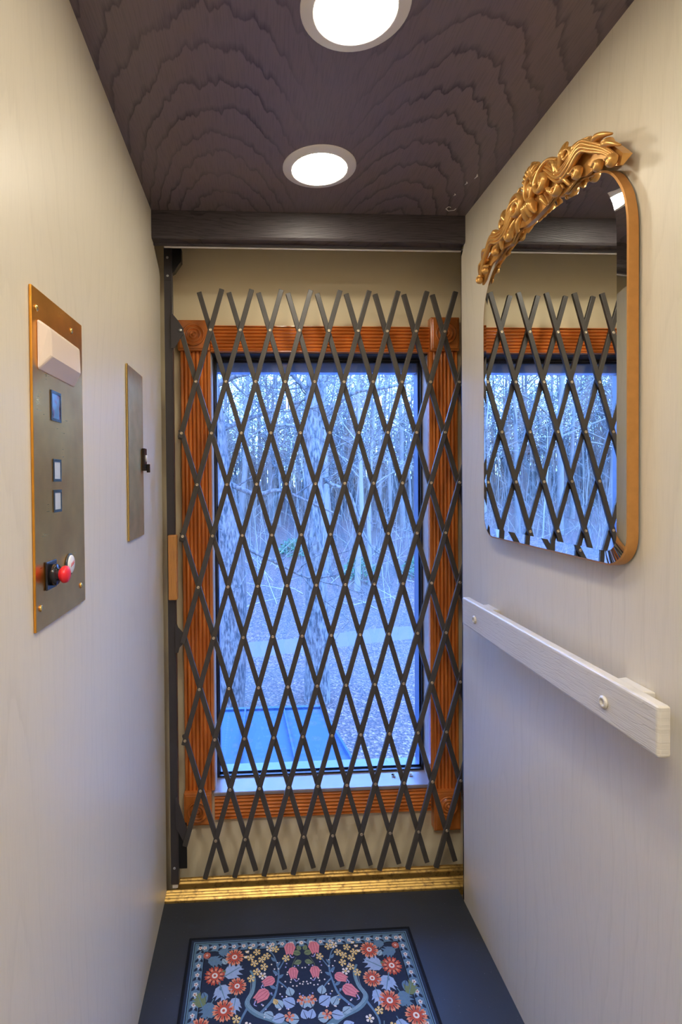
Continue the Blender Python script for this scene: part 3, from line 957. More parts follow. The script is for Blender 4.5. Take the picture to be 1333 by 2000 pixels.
RM = {k: rugmat('rug_' + k, c) for k, c in dict(
    navy=(0.022, 0.032, 0.062), black=(0.010, 0.012, 0.018), blue=(0.115, 0.205, 0.310), sky=(0.30, 0.40, 0.58), teal=(0.125, 0.225, 0.285), red=(0.46, 0.085, 0.055),
    orange=(0.66, 0.26, 0.16), cream=(0.72, 0.66, 0.60), pink=(0.66, 0.22, 0.25), rose=(0.42, 0.11, 0.14), yellow=(0.66, 0.47, 0.17), green=(0.17, 0.22, 0.11), lilac=(0.36, 0.36, 0.62), pale=(0.30, 0.42, 0.50)).items()}
RK = list(RM.keys()); RI = {k: i for i, k in enumerate(RK)}
b = MB()
b.box(RX0, RX1, RY0, RY1, 0.0006, ZR)
b.build('pile', RM['navy'], rg, bevel=0.002)
b = MB()
for (x0, x1, y0, y1) in ((RX0 - 0.004, RX1 + 0.004, RY1 - 0.004, RY1 + 0.004), (RX0 - 0.004, RX1 + 0.004, RY0 - 0.004, RY0 + 0.004), (RX0 - 0.004, RX0 + 0.004, RY0, RY1), (RX1 - 0.004, RX1 + 0.004, RY0, RY1)):
    b.box(x0, x1, y0, y1, 0.0006, ZR + 0.0012)
b.build('binding', RM['black'], rg, bevel=0.002)
pat = MB()
rnd = random.Random(7)


class Pat:
    lay = 0


def flatpoly(pts, col, lev):
    """pts in rug plan (dx from centre line, y); drawn on both halves and both ends"""
    Pat.lay += 1
    z = ZR + 0.0003 + lev * 0.00016 + (Pat.lay % 41) * 0.0000032
    pat.add([(RC + x, y, z) for x, y in pts], [tuple(range(len(pts)))], RI[col])


def sym(pts, col, lev):
    for mx_ in (1, -1):
        for my in (0, 1):
            q = [(x * mx_, (y if not my else (RY0 + RY1) - y)) for x, y in pts]
            flatpoly(q, col, lev)


def disc(cx, cy, r, col, lev, n=12, fx=1.0, rot=0.0):
    sym([(cx + r * cos(2 * pi * i / n + rot), cy + r * fx * sin(2 * pi * i / n + rot)) for i in range(n)], col, lev)


def petals(cx, cy, r, npet, col, lev, inner=0.35, wid=0.9, rot=0.0, notch=False):
    for k in range(npet):
        a = 2 * pi * k / npet + rot
        w_ = pi / npet * wid
        pts = [(cx + inner * r * cos(a - w_ * .5), cy + inner * r * sin(a - w_ * .5)), (cx + .80 * r * cos(a - w_), cy + .80 * r * sin(a - w_)), (cx + r * cos(a - w_ * .5), cy + r * sin(a - w_ * .5)),
               (cx + (.86 if notch else 1.02) * r * cos(a), cy + (.86 if notch else 1.02) * r * sin(a)), (cx + r * cos(a + w_ * .5), cy + r * sin(a + w_ * .5)), (cx + .80 * r * cos(a + w_), cy + .80 * r * sin(a + w_)), (cx + inner * r * cos(a + w_ * .5), cy + inner * r * sin(a + w_ * .5))]
        sym(pts, col, lev)


def daisy(cx, cy, r, deep=False):
    petals(cx, cy, r, 10, 'red' if deep else 'orange', 3, 0.3, 0.85, 0.2, True)
    petals(cx, cy, r * 0.74, 10, 'orange' if deep else 'red', 4, 0.2, 0.6, 0.2)
    disc(cx, cy, r * 0.50, 'red', 5); disc(cx, cy, r * 0.28, 'cream', 6); disc(cx, cy, r * 0.13, 'red', 7, 8)


def star(cx, cy, r, c='cream', c2='yellow', rot=0.3):
    petals(cx, cy, r, 5, c2 if rnd.random() < .55 else c, 3, 0.25, 0.72, rot); disc(cx, cy, r * 0.30, 'red' if c == 'orange' else 'yellow', 5, 8)
    petals(cx, cy, r * 0.6, 5, c, 4, 0.3, 0.35, rot)


def stroke(path, w0, w1, col, lev):
    p = bez(path, max(8, 6 * (len(path) - 1)))
    L_, R_ = [], []
    for i, (x, y) in enumerate(p):
        a = p[min(i + 1, len(p) - 1)]; c = p[max(i - 1, 0)]
        dx, dy = a[0] - c[0], a[1] - c[1]; d = sqrt(dx * dx + dy * dy) or 1
        wv_ = (w0 + (w1 - w0) * i / (len(p) - 1)) / 2
        L_.append((x - dy / d * wv_, y + dx / d * wv_)); R_.append((x + dy / d * wv_, y - dx / d * wv_))
    for i in range(len(p) - 1):
        sym([L_[i], L_[i + 1], R_[i + 1], R_[i]], col, lev)


def leaf(x, y, ang, ln, wd, col, lev=2, vein='navy', lobes=0):
    ca, sa = cos(ang), sin(ang)
    def tf(u, v_): return (x + u * ca - v_ * sa, y + u * sa + v_ * ca)
    if not lobes:
        up = [(0, 0), (.15, .30), (.35, .48), (.55, .46), (.78, .28), (1, 0)]
        sym([tf(u * ln, v_ * wd) for u, v_ in up] + [tf(u * ln, -v_ * wd) for u, v_ in up[-2:0:-1]], col, lev)
    else:
        for k in range(lobes):
            u = 0.10 + 0.72 * k / lobes
            s_ = sin(pi * (0.2 + 0.75 * (k + .5) / lobes))
            for sd in (1, -1):
                sym([tf(u * ln, 0), tf((u + .07) * ln, sd * wd * .42 * s_), tf((u + .16) * ln, sd * wd * .50 * s_), tf((u + .34) * ln, sd * wd * .72 * s_), tf((u + .26) * ln, sd * wd * .34 * s_), tf((u + .30) * ln, 0)], col, lev)
        sym([tf(.70 * ln, wd * .16), tf(ln, 0), tf(.70 * ln, -wd * .16)], col, lev)
        stroke([tf(-.1 * ln, 0), tf(.4 * ln, 0), tf(.95 * ln, 0)], wd * .10, wd * .04, 'teal', lev + 1)
        return
    if vein:
        stroke([tf(0, 0), tf(.5 * ln, .02 * wd), tf(.85 * ln, 0)], wd * .08, wd * .03, vein, lev + 1)


def tulip(x, y, ang, s_):
    ca, sa = cos(ang), sin(ang)
    def tf(u, v_): return (x + (u * ca - v_ * sa) * s_, y + (u * sa + v_ * ca) * s_)
    sym([tf(-1, 0), tf(-.8, .55), tf(-.2, .85), (tf(.5, .62)), tf(1.15, .45), tf(.85, .12), tf(1.25, 0), tf(.85, -.12), tf(1.15, -.45), tf(.5, -.62), tf(-.2, -.85), tf(-.8, -.55)], 'pink', 3)
    for v_ in (-.45, 0, .45):
        stroke([tf(-.8, v_ * .6), tf(0, v_), tf(.9, v_ * .6)], s_ * .10, s_ * .05, 'rose', 4)
    stroke([tf(1.1, .1), tf(1.5, .35), tf(1.35, .7)], s_ * .18, s_ * .08, 'lilac', 3)


# border bands
hx = (RX1 - RX0) / 2
def band(i0, i1, col, lev):
    z = ZR + 0.0003 + lev * 0.00016
    for (x0, x1, y0, y1) in ((RX0 + i0, RX1 - i0, RY1 - i1, RY1 - i0), (RX0 + i0, RX1 - i0, RY0 + i0, RY0 + i1), (RX0 + i0, RX0 + i1, RY0 + i1, RY1 - i1), (RX1 - i1, RX1 - i0, RY0 + i1, RY1 - i1)):
        pat.add([(x0, y0, z), (x1, y0, z), (x1, y1, z), (x0, y1, z)], [(0, 1, 2, 3)], RI[col])


band(0.011, 0.0135, 'blue', 0)
band(0.016, 0.019, 'teal', 0)
band(0.020, 0.043, 'blue', 0)
band(0.0435, 0.0455, 'black', 0)
xb = -hx + 0.0315
cnt = 0
x = 0.0
while x < hx - 0.04:
    for off_, fn_ in ((0, None),):
        yb = RY1 - 0.0315
        petals(x, yb, 0.0058, 5, 'cream', 2, 0.1, 0.8, cnt); disc(x, yb, 0.0018, 'red', 3, 6)
        leaf(x + 0.007, yb + 0.002, 0.7, 0.014, 0.008, 'navy', 1, None); leaf(x + 0.007, yb - 0.002, -0.7, 0.014, 0.008, 'navy', 1, None)
        leaf(x + 0.013, yb, 2.6, 0.010, 0.006, 'sky', 1, None)
    x += 0.027; cnt += 1
y = RY1 - 0.0315
while y > (RY0 + RY1) / 2:
    xb = -hx + 0.0315
    petals(xb, y, 0.0058, 5, 'cream', 2, 0.1, 0.8, cnt); disc(xb, y, 0.0018, 'red', 3, 6)
    leaf(xb + 0.002, y - 0.006, -0.9, 0.014, 0.008, 'navy', 1, None); leaf(xb - 0.002, y - 0.006, -2.2, 0.014, 0.008, 'navy', 1, None)
    leaf(xb, y - 0.012, 1.2, 0.010, 0.006, 'sky', 1, None)
    y -= 0.027; cnt += 1
# flowers of the field
daisy(-0.186, -0.130, 0.026); daisy(-0.236, -0.182, 0.028, True); daisy(-0.176, -0.215, 0.025); daisy(-0.207, -0.277, 0.029); daisy(-0.262, -0.318, 0.028)
daisy(-0.262, -0.120, 0.011, True); daisy(-0.232, -0.385, 0.027, True); daisy(-0.170, -0.430, 0.028); daisy(-0.245, -0.470, 0.024); daisy(-0.04, -0.500, 0.020)
# tree stems
stroke([(-0.143, -0.172), (-0.132, -0.195), (-0.136, -0.230), (-0.150, -0.262), (-0.128, -0.288), (-0.080, -0.308), (-0.035, -0.340), (0.0, -0.372)], 0.005, 0.021, 'teal', 1)
for d in (-0.004, 0.0, 0.004):
    stroke([(-0.137 + d, -0.190), (-0.138 + d, -0.230), (-0.148 + d, -0.260), (-0.124 + d, -0.287), (-0.078, -0.308 + d)], 0.0008, 0.0012, 'pale', 2)
stroke([(-0.120, -0.292), (-0.085, -0.255), (-0.072, -0.215), (-0.068, -0.175), (-0.080, -0.130), (-0.098, -0.112)], 0.007, 0.002, 'blue', 1)
stroke([(-0.072, -0.205), (-0.050, -0.226), (-0.038, -0.250)], 0.005, 0.001, 'blue', 1)
stroke([(-0.085, -0.245), (-0.105, -0.225), (-0.112, -0.205)], 0.004, 0.001, 'blue', 1)
stroke([(-0.070, -0.180), (-0.052, -0.150), (-0.040, -0.128)], 0.004, 0.001, 'blue', 1)
stroke([(-0.150, -0.275), (-0.170, -0.325), (-0.150, -0.370), (-0.110, -0.400)], 0.006, 0.002, 'blue', 1)
stroke([(-0.030, -0.200), (-0.030, -0.165), (-0.018, -0.140)], 0.0015, 0.001, 'green', 1)
for (x, y, a, l_, w_) in ((-0.076, -0.150, 2.2, .018, .008), (-0.073, -0.165, 0.9, .018, .008), (-0.070, -0.190, 2.3, .02, .009), (-0.071, -0.200, 0.6, .02, .009), (-0.076, -0.228, 2.6, .02, .009), (-0.085, -0.120, 1.0, .016, .008), (-0.092, -0.262, 0.2, .018, .009), (-0.055, -0.150, 0.2, .014, .007)):
    leaf(x, y, a, l_, w_, 'blue', 2, None)
# pink buds
tulip(-0.034, -0.112, -pi / 2 - 0.1, 0.0190); tulip(-0.029, -0.186, -pi / 2, 0.0165); tulip(-0.094, -0.206, -2.7, 0.0165); tulip(-0.112, -0.243, -2.5, 0.0200); tulip(-0.05, -0.42, -2.0, 0.018)
for (x, y, a, l_, w_) in ((-0.004, -0.130, 2.9, .026, .018), (-0.006, -0.120, 1.9, .018, .014), (-0.004, -0.152, 3.5, .024, .016)):
    leaf(x, y, a, l_, w_, 'green', 2)
# small yellow stars
for (x, y) in ((-0.125, -0.118), (-0.112, -0.142), (-0.132, -0.152), (-0.098, -0.132), (-0.106, -0.164), (-0.126, -0.178), (-0.110, -0.190), (-0.142, -0.134), (-0.090, -0.108), (-0.074, -0.112), (-0.046, -0.142), (-0.140, -0.196), (-0.175, -0.300), (-0.148, -0.318), (-0.095, -0.355), (-0.20, -0.34), (-0.12, -0.45), (-0.07, -0.47)):
    star(x, y, 0.0105, rot=rnd.random() * 2)
for (x, y) in ((-0.150, -0.100), (-0.158, -0.112), (-0.162, -0.128)):
    leaf(x, y, -0.6, .014, .007, 'yellow', 2, None); leaf(x + .012, y, 3.7, .012, .006, 'cream', 2, None)
for (x, y) in ((-0.012, -0.262), (-0.046, -0.302), (0.0, -0.335), (-0.030, -0.40)):
    star(x, y, 0.0125, 'orange', 'orange', rot=rnd.random())
# heart leaves in the middle
for (x, y, a, l_, w_, c) in ((-0.038, -0.250, 1.8, .026, .024, 'pale'), (-0.030, -0.275, 2.6, .036, .032, 'sky'), (-0.012, -0.282, 1.2, .030, .026, 'pale'), (-0.062, -0.280, 2.2, .030, .024, 'pale'), (-0.056, -0.300, 3.4, .034, .026, 'sky'), (-0.022, -0.310, 3.0, .032, .028, 'pale'),
                          (-0.004, -0.310, 1.9, .026, .024, 'sky'), (-0.085, -0.300, 2.6, .026, .020, 'pale'), (-0.075, -0.270, 2.0, .018, .014, 'yellow'), (-0.040, -0.330, 3.6, .034, .028, 'pale'), (-0.080, -0.335, 2.8, .030, .024, 'sky'), (-0.012, -0.352, 2.2, .030, .026, 'sky'), (-0.06, -0.365, 2.8, .034, .026, 'pale'), (-0.10, -0.42, 1.9, .034, .026, 'pale'), (-0.03, -0.455, 2.4, .036, .028, 'sky')):
    leaf(x, y, a, l_, w_, c, 2)
# acanthus leaves
for (x, y, a, l_, w_, c) in ((-0.215, -0.188, 0.55, .060, .038, 'sky'), (-0.215, -0.215, -2.1, .010, .01, 'blue'), (-0.222, -0.205, -1.2, .050, .040, 'sky'), (-0.262, -0.130, -0.35, .050, .028, 'blue'), (-0.235, -0.108, -0.25, .042, .022, 'blue'), (-0.258, -0.268, 2.0, .046, .028, 'green'), (-0.178, -0.240, -1.7, .050, .028, 'sky'),
                          (-0.236, -0.250, -2.0, .050, .030, 'blue'), (-0.245, -0.295, 1.1, .036, .024, 'blue'), (-0.180, -0.330, -1.3, .046, .026, 'green'), (-0.140, -0.345, -0.6, .050, .032, 'sky'), (-0.215, -0.320, -1.9, .040, .026, 'sky'), (-0.258, -0.365, 1.6, .03, .02, 'green'), (-0.20, -0.40, 2.4, .05, .034, 'blue'), (-0.145, -0.40, 0.3, .05, .034, 'sky'), (-0.22, -0.44, 0.7, .05, .03, 'green'), (-0.12, -0.49, 1.0, .05, .034, 'sky'),
                          (-0.206, -0.150, 2.2, .022, .016, 'pale'), (-0.208, -0.168, -2.4, .018, .012, 'green'), (-0.262, -0.225, -1.2, .030, .018, 'blue')):
    leaf(x, y, a, l_, w_, c, 2, 'navy', 4 if l_ > 0.03 else 0)
# white dots
for i in range(64):
    x = -rnd.uniform(0.004, 0.125); y = -rnd.uniform(0.150, 0.300)
    disc(x, y, 0.0022, 'cream' if i % 3 else 'lilac', 1, 7)
po = pat.build('woven_pattern', [RM[k] for k in RK], rg)
po['label'] = 'woven pattern of flowers, leaves and stems'

# ------------------------------------------------------------------ hall lamp behind the camera
hl = thing('hall_pendant', (0.545, -1.92, 2.5), 'warm hall pendant lamp behind the open side of the car', 'pendant lamp')
MB().lathe([(0.05, 0), (0.05, 0.015), (0.01, 0.025), (0.0004, 0.025)], lambda a, b_, h: (0.545 + a, -1.92 + b_, 2.5 - h), 20).build('canopy', M['black'], hl)
MB().tube([(0.545, -1.92, 2.48), (0.545, -1.92, 2.02)], 0.003, 6).build('rod', M['black'], hl)
MB().lathe([(0.004, 0), (0.018, 0.01), (0.018, 0.04), (0.004, 0.05)], lambda a, b_, h: (0.545 + a, -1.92 + b_, 2.02 - h), 16).build('socket', M['black'], hl)
for q in range(3):
    a = q * 2 * pi / 3
    MB().tube([(0.545 + 0.012 * cos(a), -1.92 + 0.012 * sin(a), 1.965), (0.545 + 0.016 * cos(a), -1.92 + 0.016 * sin(a), 1.87)], 0.005, 8).build('filament_tube', M['bulb'], hl)

for (x, y, lab) in ((0.06, -2.02, 'added round fill lamp, unseen behind the camera on the left'), (0.98, -2.02, 'added round fill lamp, unseen behind the camera on the right')):  # fill lamps added in the unseen hall to brighten the lower walls
    t = thing('fill_lamp', (x, y, 2.5), lab, 'ceiling light')
    fn = lambda a, b_, h: (x + a, y + b_, 2.5 - h)
    MB().lathe([(0.27, 0), (0.27, 0.02), (0.255, 0.03), (0.252, 0.002)], fn, 40, closed_end=False).build('rim', M['lamptrim'], t)
    MB().lathe([(0.252, 0.004), (0.245, 0.035), (0.16, 0.055), (0.0005, 0.062)], fn, 40).build('diffuser', M['fill_lens'], t)

# ------------------------------------------------------------------ outdoors
GZ = -3.9


def gz(x, y):
    rc = 15.0 + 0.275 * x                       # road centre line
    d = y - rc
    z = GZ
    if d > 1.1: z += (d - 1.1) * 0.092 + 0.25 * (1 - math.exp(-(d - 1.1) * 0.5)) + 0.12 * sin(x * 0.5 + y * 0.3) * min(1, (d - 1.1) * .3)
    if d < -1.3: z += -0.02 * (d + 1.3) * 0 + 0.06 * sin(x * 0.7) * sin(y * 0.6)
    if d > 22: z += 0.7 * sin(x * 0.16 + 1) * sin(y * 0.13) * min(1, (d - 22) * .1)
    if d > 30: z -= (d - 30) * 0.06 * (1 + 0.5 * sin(x * 0.21))
    return z


b = MB()
xs = [-70 + i * 2.0 for i in range(81)]
ys = [0.6, 2, 4, 6, 7.5, 9, 10.5] + [12 + i * 1.25 for i in range(50)] + [76, 80, 90, 110]
vs = [(x, y, gz(x, y)) for y in ys for x in xs]
nx = len(xs)
b.add(vs, [(j * nx + i, j * nx + i + 1, (j + 1) * nx + i + 1, (j + 1) * nx + i) for j in range(len(ys) - 1) for i in range(nx - 1)], 0, True)
g = b.build('ground', M['ground']); g['kind'] = 'structure'
b = MB()
vs, fs = [], []
for i in range(71):
    x = -35 + i
    yc = 15.0 + 0.275 * x
    bend = 0.0
    for k, dd in enumerate((-1.15, 0.0, 1.05)):
        vs.append((x - dd * 0.26, yc + dd, GZ + (-0.03 if k != 1 else 0.06)))
for i in range(70):
    for k in range(2):
        fs.append((i * 3 + k, i * 3 + 3 + k, i * 3 + 4 + k, i * 3 + 1 + k))
b.add(vs, fs, 0, True)
r_ = b.build('driveway', M['road']); r_['kind'] = 'structure'

# lower metal roof below the window
rt = thing('porch_roof', (0, 0.5, -1.2), 'blue standing-seam metal porch roof just below the window outside', 'roof')
def rz(y): return -1.2 + 0.22 * (4.25 - y)
seams = [0.98 - 0.415 * i for i in range(9)]
for i in range(8):
    x1, x0 = seams[i], seams[i + 1]
    vs = [(x0 + 0.006, 0.55, rz(0.55)), (x1 - 0.006, 0.55, rz(0.55)), (x1 - 0.006, 4.25, rz(4.25)), (x0 + 0.006, 4.25, rz(4.25))]
    vs += [(x, y, z - 0.02) for x, y, z in vs]
    MB().add(vs, [(0, 1, 2, 3), (7, 6, 5, 4), (0, 4, 5, 1), (1, 5, 6, 2), (2, 6, 7, 3), (3, 7, 4, 0)]).build('roof_panel', M['roof'], rt)
for x in seams:
    MB().bar((x, 0.55, rz(0.55) + 0.012), (x, 4.26, rz(4.26) + 0.012), (1, 0, 0), 0.018, 0.05).build('seam', M['roof'], rt)
MB().bar((seams[-1], 4.27, rz(4.27) - 0.02), (seams[0], 4.27, rz(4.27) - 0.02), (0, 1, 0), 0.05, 0.10).build('eave_trim', M['roof'], rt)
MB().box(seams[-1] + 0.1, 0.9, 0.55, 4.1, GZ + 0.06, -1.28).build('porch_wall', M['siding'], rt)


# trees -------------------------------------------------------
def grow(mb, rn, p, d, ln, r, depth, nside=6, twig=0.006, curl=0.22, kids=(3, 5), mi=0, droop=0.0):
    segs = 4 if depth > 1 else 3
    path, rad = [p], [r]
    q = Vector(p); dd = Vector(d).normalized()
    for i in range(segs):
        dd = (dd + Vector((rn.uniform(-curl, curl), rn.uniform(-curl, curl), rn.uniform(-curl * .6, curl * .8) - droop))).normalized()
        q = q + dd * (ln / segs)
        path.append(tuple(q)); rad.append(max(twig, r * (1 - 0.62 * (i + 1) / segs)))
    mb.tube(path, rad, nside if depth > 1 else 3, mi, cap=False)
    if depth <= 0: return
    nk = rn.randint(*kids)
    for k in range(nk):
        t_ = rn.uniform(0.3, 1.0)
        i = min(int(t_ * segs), segs - 1)
        a, c = Vector(path[i]), Vector(path[i + 1])
        st = a.lerp(c, t_ * segs - i)
        side = Vector((rn.gauss(0, 1), rn.gauss(0, 1), rn.gauss(0.25, .6))).normalized()
        nd = (dd * 0.75 + side * 0.85).normalized()
        grow(mb, rn, tuple(st), nd, ln * rn.uniform(0.42, 0.68), max(twig, r * rn.uniform(0.30, 0.5)), depth - 1, max(3, nside - 1), twig, curl * 1.1, kids, mi, droop)


def tree_mesh(seed, height, r, lean=0.05, limb_from=0.3, nl=14, twig=0.008, depth=3):
    rn = random.Random(seed)
    mb = MB()
    path, rad = [], []
    x = y = 0.0
    for i in range(11):
        t_ = i / 10
        path.append((x, y, t_ * height - 0.3)); rad.append(max(twig * 1.5, r * (1 - t_ * 0.9)) * (1.25 if i == 0 else 1))
        x += rn.uniform(-lean, lean) * height * .1 + lean * 0.02 * height; y += rn.uniform(-lean, lean) * height * .1
    mb.tube(path, rad, 8, cap=False)
    for k in range(nl):
        t_ = limb_from + (0.98 - limb_from) * (k + rn.random()) / nl
        i = min(int(t_ * 10), 9)
        st = Vector(path[i]).lerp(Vector(path[i + 1]), t_ * 10 - i)
        a = rn.uniform(0, 2 * pi)
        d = Vector((cos(a), sin(a), rn.uniform(0.15, 0.9)))
        grow(mb, rn, tuple(st), d, height * rn.uniform(0.16, 0.30) * (1.25 - t_ * .6), r * (1 - t_ * .85) * rn.uniform(.30, .5), depth, 5, twig, 0.25, (3, 4))
    return mb


# two big trunks close to the porch
def near_tree(name, base, pts, rads, limbs, mat, label, seed):
    t_ = thing(name, base, label, 'tree')
    mb = MB(); mb.tube(bez3(pts, 6), interp(rads, len(bez3(pts, 6))), 14, cap=False)
    mb.build('trunk', mat, t_)
    rn = random.Random(seed)
    for (pp_, r0_, r1_, dp) in limbs:
        mb = MB()
        P3 = bez3(pp_, 5)
        mb.tube(P3, interp([r0_, r1_], len(P3)), 7, cap=False)
        for k in range(dp):
            i = rn.randint(1, len(P3) - 2)
            a = Vector(P3[i + 1]) - Vector(P3[i - 1])
            sd = Vector((rn.gauss(0, 1), rn.gauss(0, .6), rn.gauss(0.2, 1))).normalized()
            grow(mb, rn, P3[i], (a.normalized() * .6 + sd).normalized(), rn.uniform(0.8, 2.0), r0_ * .32, 2, 4, 0.006, 0.3, (3, 4))
        mb.build('limb', mat, t_)
    return t_


def bez3(pts, nseg):
    out = []
    n_ = len(pts)
    for i in range(n_ - 1):
        p0 = pts[max(i - 1, 0)]; p1 = pts[i]; p2 = pts[i + 1]; p3 = pts[min(i + 2, n_ - 1)]
        for j in range(nseg):
            t_ = j / nseg
            out.append(tuple(0.5 * ((2 * p1[k]) + (-p0[k] + p2[k]) * t_ + (2 * p0[k] - 5 * p1[k] + 4 * p2[k] - p3[k]) * t_ * t_ + (-p0[k] + 3 * p1[k] - 3 * p2[k] + p3[k]) * t_ ** 3) for k in range(3)))
    out.append(tuple(pts[-1]))
    return out


def interp(r, n_):
    out = []
    for i in range(n_):
        x = i / (n_ - 1) * (len(r) - 1); k = min(int(x), len(r) - 2); out.append(r[k] + (r[k + 1] - r[k]) * (x - k))
    return out


near_tree('oak_tree', (-0.39, 10.5, GZ), [(-0.40, 10.5, GZ - .1), (-0.27, 10.5, -2.3), (-0.27, 10.5, -0.5), (-0.46, 10.5, 0.7), (-0.68, 10.5, 2.9), (-1.0, 10.6, 6.0), (-1.2, 10.8, 10.0)],
          [0.36, 0.30, 0.28, 0.26, 0.23, 0.17, 0.10],
          [([(-0.40, 10.5, 1.30), (0.25, 10.6, 1.02), (0.8, 10.8, 1.10), (1.45, 10.8, 0.85), (2.2, 10.6, 0.5)], 0.065, 0.02, 7),
           ([(-0.35, 10.5, 0.2), (0.05, 10.3, -0.15), (0.75, 10.2, -0.50), (1.40, 10.2, -0.82), (2.0, 10.0, -0.75)], 0.06, 0.018, 6),
           ([(-0.62, 10.5, 2.4), (0.1, 10.8, 2.75), (1.0, 11.0, 3.05), (1.8, 11.2, 3.4)], 0.06, 0.02, 6),
           ([(-0.75, 10.5, 3.4), (-0.2, 10.4, 3.65), (0.2, 10.3, 3.75), (0.8, 10.2, 4.3)], 0.09, 0.03, 6),
           ([(-0.7, 10.5, 3.0), (-1.8, 10.6, 3.8), (-3.0, 10.4, 4.0)], 0.07, 0.02, 6),
           ([(-0.5, 10.5, 1.2), (-1.5, 10.4, 1.6), (-2.8, 10.6, 1.4)], 0.06, 0.02, 6)],
          M['bark'], 'thick furrowed oak trunk at the left of the window view', 3)
near_tree('lichen_tree', (1.67, 11.0, GZ), [(1.68, 11.0, GZ - .1), (1.68, 11.0, -2.0), (1.67, 11.0, -0.6), (1.65, 11.0, 0.6), (1.64, 11.0, 2.75), (1.66, 11.0, 3.8), (1.50, 11.0, 6.5), (1.6, 11.2, 10)],
          [0.32, 0.27, 0.25, 0.245, 0.22, 0.19, 0.13, 0.08],
          [([(1.66, 10.95, 2.6), (2.0, 10.7, 3.0), (2.6, 10.6, 3.35), (3.3, 10.6, 3.45), (4.0, 10.7, 3.65), (5.0, 10.8, 4.1)], 0.075, 0.02, 8),
           ([(1.66, 11.0, 1.5), (2.0, 10.9, 1.25), (2.45, 10.8, 1.0), (2.7, 10.7, 0.2), (3.1, 10.6, -0.5)], 0.05, 0.012, 7),
           ([(1.62, 11.0, 3.3), (1.0, 10.9, 3.9), (0.3, 10.7, 4.3)], 0.06, 0.02, 6),
           ([(1.60, 11.0, 2.3), (1.1, 10.8, 2.6), (0.4, 10.7, 2.5), (-0.1, 10.6, 2.1)], 0.045, 0.012, 6)],
          M['bark2'], 'grey lichen-covered trunk at the middle of the window view', 5)

# woods on the hillside: shared variants, each tree its own object
variants = [tree_mesh(11, 17, 0.15, 0.05, 0.30, 13, 0.008, 3), tree_mesh(12, 19, 0.20, 0.06, 0.26, 15, 0.009, 3), tree_mesh(13, 14, 0.10, 0.08, 0.22, 12, 0.007, 3), tree_mesh(14, 16, 0.12, 0.05, 0.35, 12, 0.008, 3), tree_mesh(15, 9, 0.05, 0.10, 0.15, 10, 0.005, 2)]
vm = [mb.mesh('bare_tree', M['bark_far']) for mb in variants]
vf = [tree_mesh(31 + i, 15 + 2 * i, 0.17, 0.07, 0.16, 16, 0.013, 3).mesh('bare_tree', M['bark_far']) for i in range(3)]
vp = [mb.mesh('pale_tree', M['bark_pale']) for mb in (variants[3], variants[4])]
rn = random.Random(21)
placed = []
tries = 0
while len(placed) < 260 and tries < 9000:
    tries += 1
    y = 20 + (rn.random() ** 0.8) * 60
    x = rn.uniform(-0.75, 0.62) * (y + 4) + 0.5
    rc = 15.0 + 0.275 * x
    if abs(y - rc) < 2.4 or (y < rc and y < 12): continue
    if any((x - a) ** 2 + (y - c) ** 2 < (1.3 if y < 35 else 1.0) for a, c in placed): continue
    placed.append((x, y))
    pale = rn.random() < 0.28
    me = rn.choice(vp) if pale else (rn.choice(vf) if y > 38 else vm[min(4, int(rn.random() * 5))])
    s_ = rn.uniform(0.8, 1.2)
    o = inst(me, 'pale_tree' if pale else 'bare_tree', (x, y, gz(x, y)), None, (rn.uniform(-.04, .04), rn.uniform(-.04, .04), rn.uniform(0, 6.28)), (s_, s_, s_ * rn.uniform(.9, 1.15)))
    if pale: tag(o, 'slender pale-barked bare tree on the wooded hillside beyond the driveway', 'tree', 'pale trees of the hillside wood')
    else: tag(o, 'bare grey-brown tree on the wooded hillside beyond the driveway', 'tree', 'grey trees of the hillside wood')

# green shrubs on the bank
def shrub(x, y, rx, rz_, label, seed):
    rn = random.Random(seed)
    z0 = gz(x, y)
    t_ = thing('green_shrub', (x, y, z0), label, 'shrub', 'green shrubs on the bank')
    mb = MB()
    for i in range(420):
        a = rn.uniform(0, 2 * pi); u = rn.random() ** 0.5; h = rn.random()
        p = Vector((x + cos(a) * u * rx * (1.1 - .6 * h), y + sin(a) * u * rx * (1.1 - .6 * h), z0 + 0.05 + h * rz_))
        d1 = Vector((rn.gauss(0, 1), rn.gauss(0, 1), rn.gauss(0, 1))).normalized(); d2 = d1.orthogonal().normalized()
        l_ = rn.uniform(.06, .13)
        mb.add([p - d1 * l_, p + d2 * l_ * .45, p + d1 * l_, p - d2 * l_ * .45], [(0, 1, 2, 3)])
    mb.build('foliage', M['bush'], t_)
    mb = MB()
    for i in range(7):
        a = rn.uniform(0, 2 * pi)
        mb.tube([(x, y, z0), (x + cos(a) * rx * .3, y + sin(a) * rx * .3, z0 + rz_ * .5), (x + cos(a) * rx * .6, y + sin(a) * rx * .6, z0 + rz_ * .85)], [0.02, 0.014, 0.006], 4, cap=False)
    mb.build('stems', M['bark_far'], t_)


for i, (x, y, rx, h_, lab) in enumerate(((4.9, 22.5, 0.9, 0.9, 'low green shrub on the bank just right of the lichen-covered trunk'), (8.0, 23.5, 1.0, 1.0, 'low green shrub on the bank by the right edge of the window'),
                                    (2.2, 27, 1.0, .8, 'small green shrub on the bank behind the lichen-covered trunk'), (-8, 25, 1.2, 1.0, 'green shrub on the bank seen low in the mirror'))):
    shrub(x, y, rx, h_, lab, 40 + i)

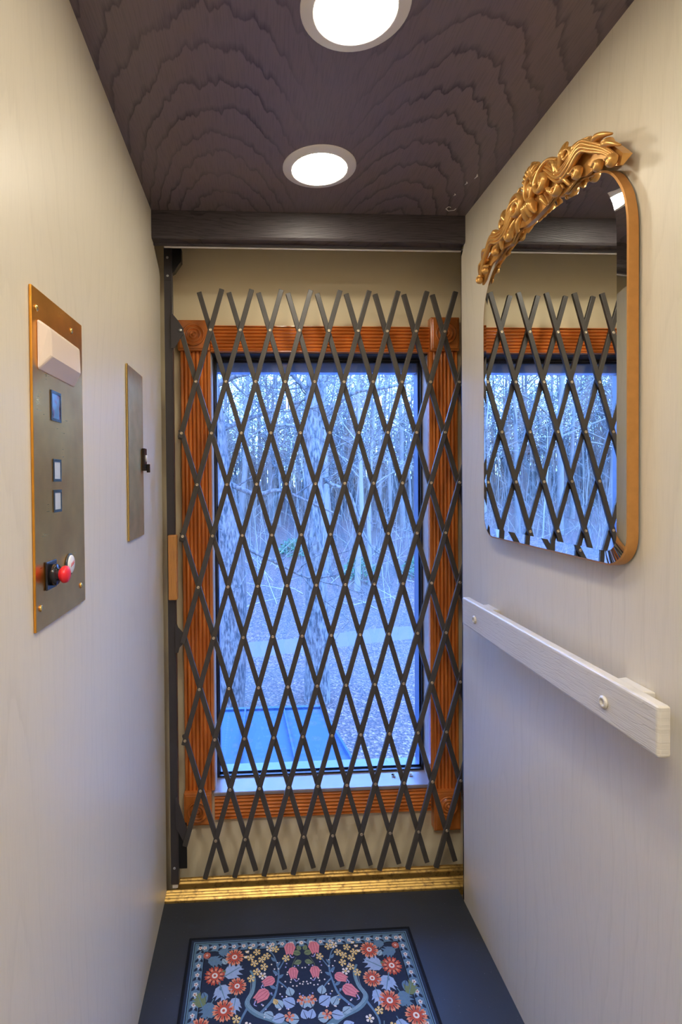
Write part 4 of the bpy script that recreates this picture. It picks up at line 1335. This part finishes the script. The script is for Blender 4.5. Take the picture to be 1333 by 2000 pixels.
# tangle of fallen twigs and saplings on the slope: nobody could count it
mb = MB()
rn = random.Random(77)
for i in range(900):
    y = 18.5 + rn.random() * 40; x = rn.uniform(-0.7, 0.6) * (y + 3)
    if y - (15 + 0.275 * x) < 2: continue
    z = gz(x, y)
    a = rn.uniform(0, 6.28); l_ = rn.uniform(0.8, 2.6); e = rn.uniform(0.1, 1.5)
    p1 = (x + cos(a) * cos(e) * l_ * .5, y + sin(a) * cos(e) * l_ * .5, z + sin(e) * l_ * .55)
    p2 = (x + cos(a) * cos(e) * l_ + rn.uniform(-.2, .2), y + sin(a) * cos(e) * l_, z + sin(e) * l_)
    mb.tube([(x, y, z), p1, p2], [0.016, 0.012, 0.005], 3, cap=False)
tag(mb.build('undergrowth', M['bark_pale']), 'tangle of pale twigs and saplings across the leafy slope', 'undergrowth', None, 'stuff')

# belt of young saplings and brush standing in the wood: nobody could count it
for nm, mt, cnt_, seed_, lab in (('sapling_thicket', 'bark_far', 3600, 91, 'grey belt of thin leafless saplings and brush filling the hillside wood'), ('pale_brush', 'bark_pale', 1300, 92, 'pale thin upright stems scattered through the hillside wood')):
    mq = MB(); rn = random.Random(seed_)
    for i in range(cnt_):
        y = 21 + (rn.random() ** 0.6) * 56; x = rn.uniform(-0.72, 0.60) * (y + 3)
        if y - (15 + 0.275 * x) < 3.5: continue
        z = gz(x, y); h_ = rn.uniform(2.0, 9.5) if y > 36 else rn.uniform(0.8, 4.0)
        r_b = (0.008 + h_ * 0.0035) * (1.7 if y > 42 else 1.0)
        dx, dy = rn.gauss(0, .10), rn.gauss(0, .10)
        pts = [(x + dx * h_ * t_ + rn.gauss(0, .03), y + dy * h_ * t_, z + h_ * t_) for t_ in (0, .35, .7, 1)]
        mq.tube(pts, [r_b, r_b * .8, r_b * .5, r_b * .25], 3, cap=False)
        for k in range(5):
            t_ = rn.uniform(.3, .95); a_ = rn.uniform(0, 6.28); l_ = h_ * rn.uniform(.12, .30)
            p0 = (x + dx * h_ * t_, y + dy * h_ * t_, z + h_ * t_)
            p1 = (p0[0] + cos(a_) * l_ * .5, p0[1] + sin(a_) * l_ * .5, p0[2] + l_ * .4)
            p2 = (p0[0] + cos(a_ + .3) * l_, p0[1] + sin(a_ + .3) * l_, p0[2] + l_ * .95)
            mq.tube([p0, p1, p2], [r_b * .45, r_b * .3, r_b * .15], 3, cap=False)
    tag(mq.build(nm, M[mt]), lab, 'brush', None, 'stuff')

for o in bpy.data.objects:
    if '_w' in o: del o['_w']
